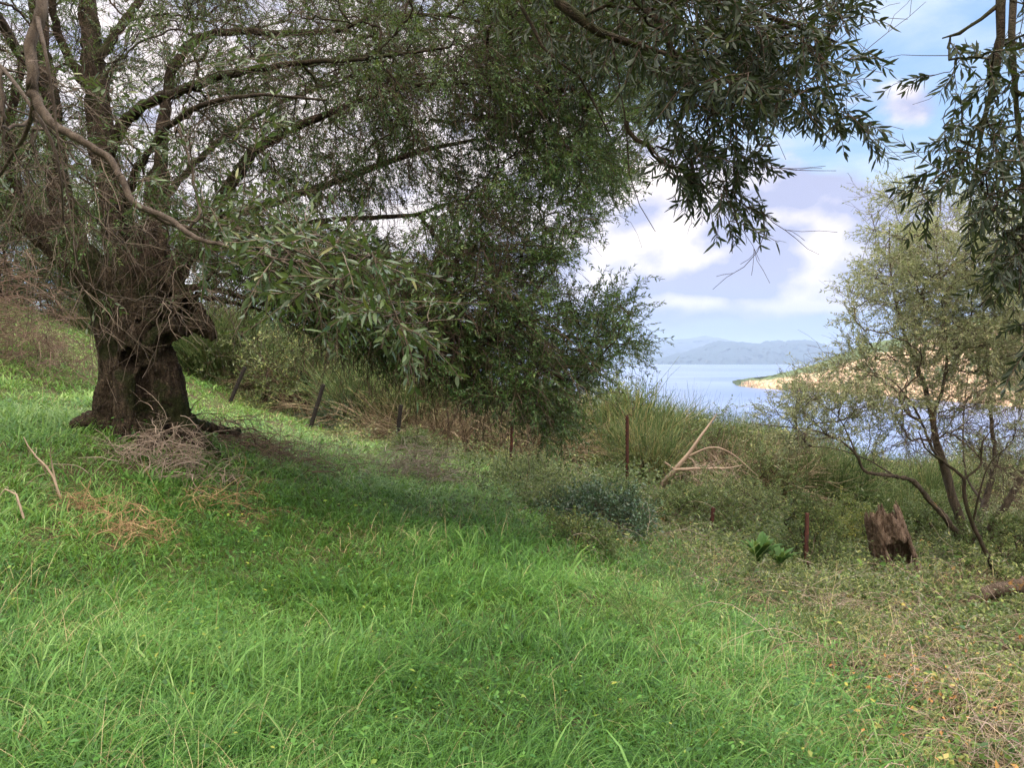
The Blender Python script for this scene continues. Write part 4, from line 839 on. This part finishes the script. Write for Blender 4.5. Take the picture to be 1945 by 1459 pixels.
hanging_olive('olive_tree', 'olive tree out of sight to the right, its dark branches hang down the right edge', tb[0][:3],
    [('w', tb), ('w', [(3.1, 1.0, tb[3][2], .08), (2.7, 1.6, 3.4, .05), (1.9, 2.1, 3.35, .03), (pe[0], pe[1], pe[2], .016)]),
     ('p', [(1905, -80, 2.3, .016), (1897, 5, 2.25, .013), (1902, 50, 2.25, .0115), (1898, 110, 2.25, .010), (1885, 170, 2.25, .008), (1868, 230, 2.25, .006), (1858, 290, 2.25, .004), (1850, 350, 2.25, .003)]),
     ('p', [(1930, -80, 2.3, .011), (1922, 60, 2.2, .009), (1928, 160, 2.2, .007), (1938, 280, 2.2, .006), (1945, 420, 2.2, .004), (1935, 560, 2.2, .002)]),
     ('p', [(1897, 8, 2.25, .007), (1865, 35, 2.25, .005), (1820, 62, 2.25, .004), (1790, 72, 2.25, .002)])],
    [([(1760, 250), (1830, 220), (1945, 190), (2050, 200), (2050, 470), (1945, 520), (1880, 470), (1800, 330)], 78, 1.9, 2.8), ([(1840, 60), (1945, 50), (1945, 200), (1880, 180), (1830, 110)], 12, 2.1, 2.5),
     ([(1870, 430), (1945, 420), (1945, 560), (1910, 560)], 14, 2.0, 2.6), ([(1785, 60), (1830, 90), (1820, 180), (1775, 150)], 6, 2.2, 2.5), ([(1740, 320), (1800, 320), (1790, 380), (1740, 390)], 5, 2.2, 2.5),
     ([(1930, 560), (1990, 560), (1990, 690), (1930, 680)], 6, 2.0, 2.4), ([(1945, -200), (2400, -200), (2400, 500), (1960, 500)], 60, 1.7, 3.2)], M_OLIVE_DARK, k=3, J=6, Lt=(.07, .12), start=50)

# ------------------------------------------------------------------ the thin olive on the right
def thin_olive():
    b = at(1845, 10.0, 0); t = thing('young_olive_tree', 'thin pale olive tree with many leaning stems on the right slope', 'tree', b)
    g = Geo()
    for pts in ([(1855, 1110, 10, 0.108), (1848, 1060, 10, 0.086), (1836, 1020, 10, 0.072), (1812, 950, 10.05, 0.058), (1795, 890, 10.1, 0.049), (1778, 840, 10.1, 0.042)],
                [(1848, 1060, 10, 0.079), (1830, 1030, 9.9, 0.058), (1796, 985, 9.8, 0.040), (1765, 950, 9.7, 0.032), (1735, 915, 9.6, 0.029), (1700, 905, 9.5, 0.024)],
                [(1855, 1060, 10, 0.072), (1880, 1010, 9.9, 0.054), (1910, 960, 9.8, 0.043), (1945, 900, 9.7, 0.036), (1985, 830, 9.6, 0.029)],
                [(1850, 1055, 10, 0.065), (1848, 1010, 10.2, 0.050), (1870, 960, 10.4, 0.040), (1890, 880, 10.5, 0.032)]): g.merge(capped(pts, 14))
    obj('trunk', fuse(g, .018, 4, bumps=((6, .022), (20, .010)), seed=3), M_BARK_PALE, t, sm=True)
    T = Tree()
    for l in ([(1700, 905, 9.5, 0.024), (1665, 900, 9.4, 0.022), (1640, 893, 9.35, 0.019), (1628, 866, 9.3, 0.017), (1600, 840, 9.2, 0.014), (1560, 822, 9.1, 0.010), (1500, 812, 9.1, 0.007), (1440, 806, 9.1, 0.004)],
              [(1628, 866, 9.3, 0.013), (1612, 830, 9.3, 0.009), (1590, 790, 9.4, 0.006), (1550, 760, 9.5, 0.004)],
              [(1700, 905, 9.5, 0.014), (1640, 870, 9.8, 0.009), (1570, 850, 10, 0.006), (1490, 850, 10.1, 0.004)],
              [(1778, 840, 10.1, 0.040), (1768, 780, 10.1, 0.033), (1752, 720, 10.1, 0.027), (1728, 660, 10.1, 0.022), (1705, 590, 10.1, 0.016), (1690, 500, 10.1, 0.010), (1690, 420, 10.1, 0.006)],
              [(1768, 800, 10.1, 0.025), (1790, 740, 9.9, 0.020), (1800, 660, 9.8, 0.016), (1790, 580, 9.7, 0.012), (1780, 480, 9.7, 0.007), (1780, 400, 9.7, 0.004)],
              [(1790, 880, 10.1, 0.022), (1770, 850, 9.6, 0.016), (1740, 780, 9.2, 0.012), (1690, 720, 9.0, 0.007), (1620, 700, 9.0, 0.004)],
              [(1985, 830, 9.6, 0.025), (2000, 700, 9.7, 0.018), (1990, 560, 9.8, 0.011)], [(1890, 880, 10.5, 0.029), (1880, 760, 10.6, 0.022), (1870, 620, 10.6, 0.014), (1860, 480, 10.6, 0.007)],
              [(1870, 960, 10.4, 0.022), (1835, 900, 10.8, 0.014), (1830, 800, 11, 0.010), (1840, 700, 11.1, 0.006)]): limb_px(T, l)
    s1 = [(1650, 350), (1720, 345), (1800, 380), (1945, 400), (2040, 500), (2040, 700), (1945, 760), (1850, 780), (1740, 780), (1620, 700), (1610, 560), (1650, 480)]
    s2 = [(1420, 800), (1500, 740), (1560, 690), (1660, 660), (1700, 760), (1600, 830), (1500, 840)]
    s3 = [(1650, 760), (1945, 760), (2000, 950), (1900, 990), (1820, 870), (1650, 860)]
    s4 = [(1700, 440), (1945, 440), (1945, 700), (1740, 700)]
    tg = np.vstack([targets_px(s1, 430, 8.9, 11.4), targets_px(s2, 100, 8.7, 10.2), targets_px(s3, 130, 9, 11), targets_px(s4, 300, 9, 11.2)])
    lf = np.concatenate([rnd(430) < .95, rnd(100) < .9, rnd(130) < .4, rnd(300) < .95])
    T.grow(tg, droop=-.1, back=1.4, m=6, wob=.04)
    obj('branches', T.limbs_geo(12).merge(T.wood(.0032, .46, rmax=.022)), M_BARK_PALE, t)
    ip = np.array([i for i, _ in T.tips]); m_ = lf[np.array([j for _, j in T.tips])]; k = 7
    p = np.repeat(T.p[ip[m_]], k, 0)+rng.normal(size=(m_.sum()*k, 3))*.04; d = np.repeat(T.d[ip[m_]], k, 0)+rng.normal(size=(len(p), 3))*.55+np.array([0, 0, .25])
    Cn = twigs(p, d, .16+.22*rnd(len(p)), .2, .12, 5); tw = tubes(Cn, .0022*np.linspace(1, .6, 5)[None]*np.ones((len(Cn), 1)), 3)
    tw.merge(bare_twigs(T, ip[~m_], 5, .25, .0028)); tw.merge(bare_twigs(T, ip[rnd(len(ip)) < .4], 3, .25, .0025))
    obj('twigs', tw, M_TWIG_PALE, t); obj('crown', spray_leaves(Cn, 7, .050, .015, t0=.15, spread=.8, up=.4), M_OLIVE_PALE, t)
    # a separate bare stem in front of it
    b = ground_hit(1885, 1100, 4); b = at(1892, 8.7, 0); s = thing('olive_sapling', 'slender bare forked olive stem standing in front of the thin olive tree', 'tree', b); T = Tree()
    limb_px(T, [(1894, 1110, 8.7, .032), (1885, 1075, 8.7, .028), (1862, 1030, 8.7, .025), (1843, 985, 8.7, .023), (1832, 940, 8.7, .021), (1830, 910, 8.7, .020), (1812, 893, 8.7, .017), (1785, 872, 8.7, .014), (1760, 855, 8.7, .010), (1745, 820, 8.7, .006)])
    limb_px(T, [(1830, 912, 8.7, .016), (1850, 895, 8.7, .013), (1864, 880, 8.7, .011), (1866, 840, 8.7, .008), (1900, 800, 8.7, .005)])
    limb_px(T, [(1848, 990, 8.7, .014), (1862, 930, 8.6, .010), (1880, 880, 8.6, .007), (1925, 840, 8.5, .004)])
    T.grow(targets_px([(1740, 760), (1930, 760), (1945, 900), (1900, 960), (1850, 860), (1760, 840)], 50, 8.3, 9.1), droop=-.1, m=6)
    ip = np.array([i for i, _ in T.tips]); obj('stem', T.limbs_geo(10).merge(T.wood(.002, .4, rmax=.01)), M_LIMB, s); obj('twigs', bare_twigs(T, ip, 4, .14, .0018), M_TWIG, s)
thin_olive()

# ------------------------------------------------------------------ far olives uphill on the left and trees down the slope
def bg_olive(base, h, w, lm, label, nt=240, group=None, name='olive_tree', lL=.075, share=None):
    t = thing(name, label, 'tree', base, group)
    T = Tree(); b = np.array(base)
    T.limb([(*(b+[0, 0, -.2]), .16), (*(b+[.1, 0, .5]), .13), (*(b+[-.05, .05, 1.1]), .11)])
    for k in range(4):
        a = k*1.57+rng.random(); T.limb([(*(b+[-.05, .05, 1.0]), .09), (*(b+[.4*math.cos(a), .4*math.sin(a), 1.5]), .06), (*(b+[.9*math.cos(a), .9*math.sin(a), 2.0]), .035)])
    u = rdir(nt); u[:, 2] = np.abs(u[:, 2])-.25; rr = .5+.5*rnd(nt)**.6; rr *= 1+.8*(fbm(u*1.8+rng.random(3)*9, 3, 5)-.5); tg = b+np.array([0, 0, h*.45])+u*rr[:, None]*np.array([w, w, h*.55])
    T.grow(tg, droop=.1, m=4); obj('trunk', T.limbs_geo(9).merge(T.wood(.005, .45)), M_LIMB, t)
    ip = np.array([i for i, _ in T.tips]); p = np.repeat(T.p[ip], 6, 0)+rng.normal(size=(len(ip)*6, 3))*.1; Cn = twigs(p, rng.normal(size=(len(p), 3))+np.repeat(T.d[ip], 6, 0), .25+.3*rnd(len(p)), .6, .2, 4)
    obj('crown', spray_leaves(Cn, 7, lL, lL*.3), lm, t); return t
for px, Y, h, w, lb in ((-30, 17.0, 5.2, 2.8, 'dark olive tree just behind the old trunk at the left edge'), (-60, 19, 5.5, 3.0, 'olive tree cut by the left edge on the green bank'),
                        (250, 24, 6.0, 3.0, 'olive tree glimpsed straight behind the old trunk'), (20, 30, 6.5, 3.4, 'farthest olive tree up the bank on the left')):
    bg_olive(at(px, Y, .05), h, w, M_OLIVE, lb, 420)
for px, Y, h, w, lb in ((1745, 62, 4.2, 4.0, 'dark round tree below the right olive, nearest the sea'), (1660, 70, 4.0, 3.4, 'rounded tree down the slope left of the dark round one'), (1850, 58, 5.0, 4.0, 'tree down the slope seen through the right olive'), (1945, 50, 5.0, 4, 'tree down the slope at the right edge')):
    q = at(px, Y, .1); top = P(px, {1745: 868, 1660: 872, 1850: 856, 1945: 850}[px], Y)[2]; hh = max(2.5, min(7.0, (top-q[2])))
    q[2] = min(q[2], top-2.5); bg_olive(q, hh, w, M_WEED2, lb, 170, name='tree', lL=.14)

# ------------------------------------------------------------------ fence posts
def post_mat():
    m, t = mat('rusty_iron'); tc = t('ShaderNodeTexCoord').outputs['Object']; n = t('ShaderNodeTexNoise', {'Vector': tc, 'Scale': 18.0, 'Detail': 8.0, 'Roughness': .7}).outputs[0]
    c = t.ramp(n, [(.3, (.014, .006, .005)), (.5, (.050, .014, .010)), (.7, (.12, .035, .018))]); b = t('ShaderNodeBump', {'Height': n, 'Strength': .6, 'Distance': .004})
    finish(t, t('ShaderNodeBsdfPrincipled', {'Base Color': c, 'Roughness': .85, 'Normal': b.outputs[0]}).outputs[0]); return m
M_RUST = post_mat(); m_, t_ = mat('tarred_iron'); n_ = t_('ShaderNodeTexNoise', {'Vector': t_('ShaderNodeTexCoord').outputs['Object'], 'Scale': 25.0, 'Detail': 6.0}).outputs[0]
finish(t_, t_('ShaderNodeBsdfPrincipled', {'Base Color': t_.ramp(n_, [(.35, (.004, .0035, .0035)), (.7, (.018, .013, .011))]), 'Roughness': .8}).outputs[0]); M_BLACK = m_
def fence_post(top, bot, Y, w, m, label, hook=False, tilt=0.0):
    b = P(bot[0], bot[1], Y); tp = P(top[0], top[1], Y+tilt); z = float(height(b[0:1], b[1:2])[0]); ax = nrm(tp-b); L = np.linalg.norm(tp-b); b0 = b-ax*.35
    s = nrm(np.cross(ax, [0, 1., 0])); f = np.cross(s, ax); g = Geo(); th = w*.16; N = 26; H = L+.35
    def bar(o, a_, c_, la, lc):                      # one flange with a notched edge
        k = np.linspace(0, 1, N*2+1); V = []
        for i, u in enumerate(k):
            e = la*(1-.16*(i % 2)); q = o+ax*H*u; V += [q, q+a_*e, q+a_*e+c_*lc, q+c_*lc]
        n = len(k); i = np.arange(n-1)[:, None]*4; j = np.array([[0, 1], [1, 2], [2, 3], [3, 0]]); Q = np.concatenate([np.stack([i[:, 0]+p, i[:, 0]+q, i[:, 0]+4+q, i[:, 0]+4+p], -1) for p, q in j])
        g.add(V, np.concatenate([Q, [[3, 2, 1, 0], [4*n-4, 4*n-3, 4*n-2, 4*n-1]]]))
    bar(b0-s*w*.5, s, f, w, th); bar(b0-s*w*.1+f*(th+.0005), f, s, w*.6, th)
    if hook: c = tp-ax*.02; g.merge(tubes(catmull([c, c+ax*.03-s*.01, c+ax*.045-s*.04, c+ax*.02-s*.075], 8)[None], np.full((1, 8), .006), 6))
    for u in (.35, .62, .9):                         # wire ties left on the post
        c = b0+ax*H*u; a = np.linspace(0, 2*np.pi, 9); g.merge(tubes((c+s*np.cos(a)[:, None]*w*.62+f*(np.sin(a)[:, None]*w*.5+w*.2)+ax*a[:, None]*.001)[None], np.full((1, 9), .0018), 4))
    o = obj('fence_post', g, m, loc=[float(q) for q in b]); tag(o, label, 'fence post', 'iron fence posts along the edge of the meadow')
fence_post((465, 697), (432, 775), 18, .10, M_BLACK, 'black leaning fence post nearest the old trunk')
fence_post((614, 730), (587, 820), 16, .095, M_BLACK, 'black leaning fence post, second from the old trunk')
fence_post((761, 769), (752, 855), 14.5, .085, M_BLACK, 'upright black fence post with a leafy shrub before its foot')
fence_post((973, 800), (969, 897), 13, .055, M_RUST, 'thin rusty fence post under the drooping olive crown')
fence_post((1191, 790), (1191, 942), 11.8, .055, M_RUST, 'tallest rusty fence post with a hooked top', hook=True)
fence_post((1355, 965), (1346, 1032), 10.2, .060, M_RUST, 'short leaning rusty fence post stump right of the tallest one')
fence_post((1533, 975), (1531, 1090), 8.9, .050, M_RUST, 'rightmost rusty post, its top covered by a leafy shrub')

# ------------------------------------------------------------------ stump, log, roots, dead branches
def stump():
    Y = 8.8; b = P(1700, 1100, Y); t = thing('tree_stump', 'hollow weathered grey tree stump leaning left among the brambles', 'stump', b); g = Geo()
    ax0 = P(1722, 1112, Y); ax1 = P(1674, 975, Y); up_ = nrm(ax1-ax0); H = np.linalg.norm(ax1-ax0); e1 = nrm(np.cross(up_, [0, 1., 0])); e2 = np.cross(e1, up_)
    for k in range(70):
        a = k/70*2*math.pi+rng.uniform(-.05, .05); front = math.cos(a-math.atan2(-.9, -.35)); Rr = .160*(1+.18*math.sin(2*a+1)+.1*math.sin(5*a)); tw = rng.uniform(.25, .5)
        spans = [(-.12, rng.uniform(.80, 1.12))] if front < .60 else [(-.12, rng.uniform(.20, .34)), (rng.uniform(.58, .68), rng.uniform(.90, 1.12))]
        for z0, z1 in spans:
            pts = []
            for u in np.linspace(z0, z1, 6):
                rr = Rr*(1.22-.30*u+.10*math.sin(4*u+a)); aa = a+tw*u; q = ax0+up_*H*u+e1*rr*math.cos(aa)+e2*rr*math.sin(aa); w_ = .026*(1 if u < z1-.15 else .55)*rng.uniform(.7, 1.3); pts.append([*q, w_])
            c = catmull(pts, 12); c[:, 3] = np.maximum(c[:, 3], .007); g.merge(tubes(c[None, :, :3], np.r_[.001, c[1:-1, 3], .001][None], 8))
    w = fuse(g, .011, 1, [], [], bumps=((24, .012), (60, .008)), stretch=.2, seed=6)
    obj('stump', w, M_STUMP, t, sm=True)
stump()
def log():
    b = ground_hit(1860, 1140, 3); g = Geo(); Y = b[1]
    for pts in ([(1815, 1165, Y-.1, .03), (1850, 1142, Y-.05, .05), (1890, 1122, Y, .06), (1940, 1112, Y+.1, .065), (2020, 1090, Y+.2, .07)], [(1880, 1130, Y, .04), (1900, 1112, Y+.1, .03)]): g.merge(capped(pts, 14))
    o = obj('fallen_log', fuse(g, .016, 3, bumps=((8, .04), (24, .018)), seed=8), M_LOG, loc=[float(k) for k in b], sm=True); tag(o, 'fallen log with orange lichen lying at the right edge', 'log')
log()
def dead_branch(name, label, cat, polys, targets, m, r=.002, tw=3, L=.12, ex=.5, base=None, droop=0.0):
    T = Tree()
    for l in polys: limb_px(T, l)
    if targets is not None and len(targets): T.grow(targets, droop=droop, back=1.2, m=5, wob=.08)
    g = T.limbs_geo(9, .1)
    if T.tips: g.merge(T.wood(r, ex, rmax=.02)); g.merge(bare_twigs(T, np.array([i for i, _ in T.tips]), tw, L, r*.75))
    b = base if base is not None else T.poly[0][0, :3]; o = obj(name, g, m, loc=[float(k) for k in b]); tag(o, label, cat)
dead_branch('dead_branch', 'pale bare forked dead branch sticking up behind the tallest rusty post', 'dead branch',
    [[(1252, 930, 12.9, .050), (1262, 915, 12.8, .045), (1282, 893, 12.7, .040), (1305, 865, 12.7, .032), (1330, 830, 12.7, .022), (1352, 800, 12.8, .014), (1362, 785, 12.8, .008)], [(1282, 893, 12.7, .03), (1330, 890, 12.5, .022), (1380, 890, 12.4, .016), (1410, 884, 12.4, .009)],
     [(1282, 893, 12.7, .018), (1265, 880, 12.7, .012), (1262, 878, 12.7, .006)], [(1305, 868, 12.7, .02), (1350, 850, 12.5, .014), (1390, 862, 12.4, .009), (1440, 905, 12.2, .005)]],
    targets_px([(1290, 880), (1390, 870), (1420, 950), (1380, 970), (1290, 930)], 60, 12.2, 13), M_DEAD, .0034, 4, .2)
dead_branch('dead_branch', 'white bare dead branch standing in the grass at the far left', 'dead branch',
    [[(127, 995, 6.0, .011), (120, 960, 6.0, .011), (108, 925, 6.0, .010), (95, 895, 6.0, .009), (75, 875, 6.0, .007), (55, 850, 6.0, .005), (45, 830, 6.0, .003)], [(108, 925, 6, .007), (100, 890, 6, .006), (95, 860, 5.95, .004), (98, 850, 5.9, .003)], [(75, 875, 6, .006), (88, 900, 6.05, .005), (70, 905, 6.1, .003), (40, 930, 6.1, .002)]],
    targets_px([(50, 850), (110, 850), (110, 960), (70, 900)], 7, 5.8, 6.2), M_DEAD, .0018, 2, .06)
dead_branch('dead_branch', 'small pale dead twig at the very left edge of the grass', 'dead branch', [[(45, 985, 5.2, .008), (35, 950, 5.2, .008), (20, 925, 5.2, .006), (5, 935, 5.2, .005), (-10, 955, 5.2, .003)]], targets_px([(-10, 915), (40, 915), (40, 960), (0, 960)], 6, 5.1, 5.3), M_DEAD, .0016, 1, .05)
b_ = ground_hit(950, 950); yb = b_[1]
dead_branch('dead_branch', 'thin grey dead branch lying on the grass in the middle', 'dead branch', [[(905, 948, yb+.1, .008), (925, 944, yb, .008), (960, 946, yb, .007), (975, 950, yb-.05, .006), (990, 968, yb-.15, .004)], [(921, 935, yb, .006), (921, 944, yb, .006)], [(925, 946, yb, .005), (950, 958, yb-.2, .004), (985, 965, yb-.3, .003)]], None, M_DEADGREY)
def heap(name, label, px, py, wx, hz, n, m, r=.003, L=.35, Yk=None, flat=.5, dirx=0.0, curl=.2):
    b = ground_hit(px, py); sc = b[1]/F; u = rng.normal(size=(n, 3))*np.array([wx*sc*.5, wx*sc*.35, 0]); x, y = b[0]+u[:, 0], b[1]+u[:, 1]
    z = height(x, y)+np.abs(rng.normal(size=n))*hz*sc*.5*np.exp(-(u[:, 0]/(wx*sc*.8))**2)
    d = rng.normal(size=(n, 3))*np.array([1, 1, flat])+np.array([dirx, 0, .15]); Cn = twigs(np.stack([x, y, z], -1), d, L*(.4+.8*rnd(n)), .5, curl, 6)
    g = tubes(Cn, r*np.linspace(1.1, .4, 6)[None]*(.5+rnd(n, 1)), 4); q, T_ = along(Cn, .2+.7*rnd(n, 3)); q = q.reshape(-1, 3)
    g.merge(tubes(twigs(q, T_.reshape(-1, 3)+rng.normal(size=q.shape)*.7, L*.35*(.4+rnd(len(q))), .2, .2, 4), r*.5*np.linspace(1, .5, 4)[None]*np.ones((len(q), 1)), 3))
    o = obj(name, g, m, loc=[float(k) for k in b]); tag(o, label, 'brushwood')
heap('brush_pile', 'pinkish grey pile of dead twigs in the grass just below the old trunk', 330, 905, 120, 75, 330, M_DEADGREY, .0032, .38)
heap('brush_pile', 'brown twigs heaped over the roots right of the old trunk', 450, 848, 170, 45, 420, M_TWIGB, .004, .5, flat=.3, dirx=.6)
heap('brush_pile', 'curved grey dry sticks swept together before the third fence post', 800, 905, 110, 60, 330, M_DEADGREY, .0035, .6, flat=.45, dirx=-.8)
heap('brush_pile', 'reddish brown pile of dry twigs at the left edge uphill of the trunk', 25, 690, 130, 300, 620, M_TWIGB, .0050, .9)
heap('brush_pile', 'small heap of reddish brown twigs between the left edge pile and the trunk', 115, 690, 90, 90, 220, M_TWIGB, .004, .6)
heap('brush_pile', 'rusty brown dried bracken lying in the grass at left', 250, 1025, 95, 35, 240, M_BRACK, .0028, .28)
heap('brush_pile', 'small wisp of tan dried fern beside the white dead branch', 155, 965, 60, 25, 130, M_BRACK, .0026, .22)
heap('brush_pile', 'thin tan sticks strewn through the grass right of the dried bracken', 420, 965, 110, 25, 130, M_BRACK, .0024, .36)
heap('brush_pile', 'thin brown sticks strewn on the grass at the right of the root heap', 640, 885, 110, 25, 130, M_TWIGB, .003, .45)

# ------------------------------------------------------------------ the air
def haze():
    m = bpy.data.materials.new('haze'); m.use_nodes = True; t = NT(m.node_tree); t.n.clear()
    v = t('ShaderNodeVolumePrincipled', {'Color': (.50, .68, 1, 1), 'Density': 3.4e-5, 'Anisotropy': .3}); o = t('ShaderNodeOutputMaterial'); t.l.new(v.outputs[0], o.inputs['Volume'])
    x0, x1, y0, y1, z0, z1 = -61000, 61000, -4000, 91000, -145, 1350; V = [(x, y, z) for z in (z0, z1) for x, y in ((x0, y0), (x1, y0), (x1, y1), (x0, y1))]
    tag(obj('haze', Geo().add(V, [(3, 2, 1, 0), (4, 5, 6, 7), (0, 1, 5, 4), (1, 2, 6, 5), (2, 3, 7, 6), (3, 0, 4, 7)]), m), kind='stuff')
haze()
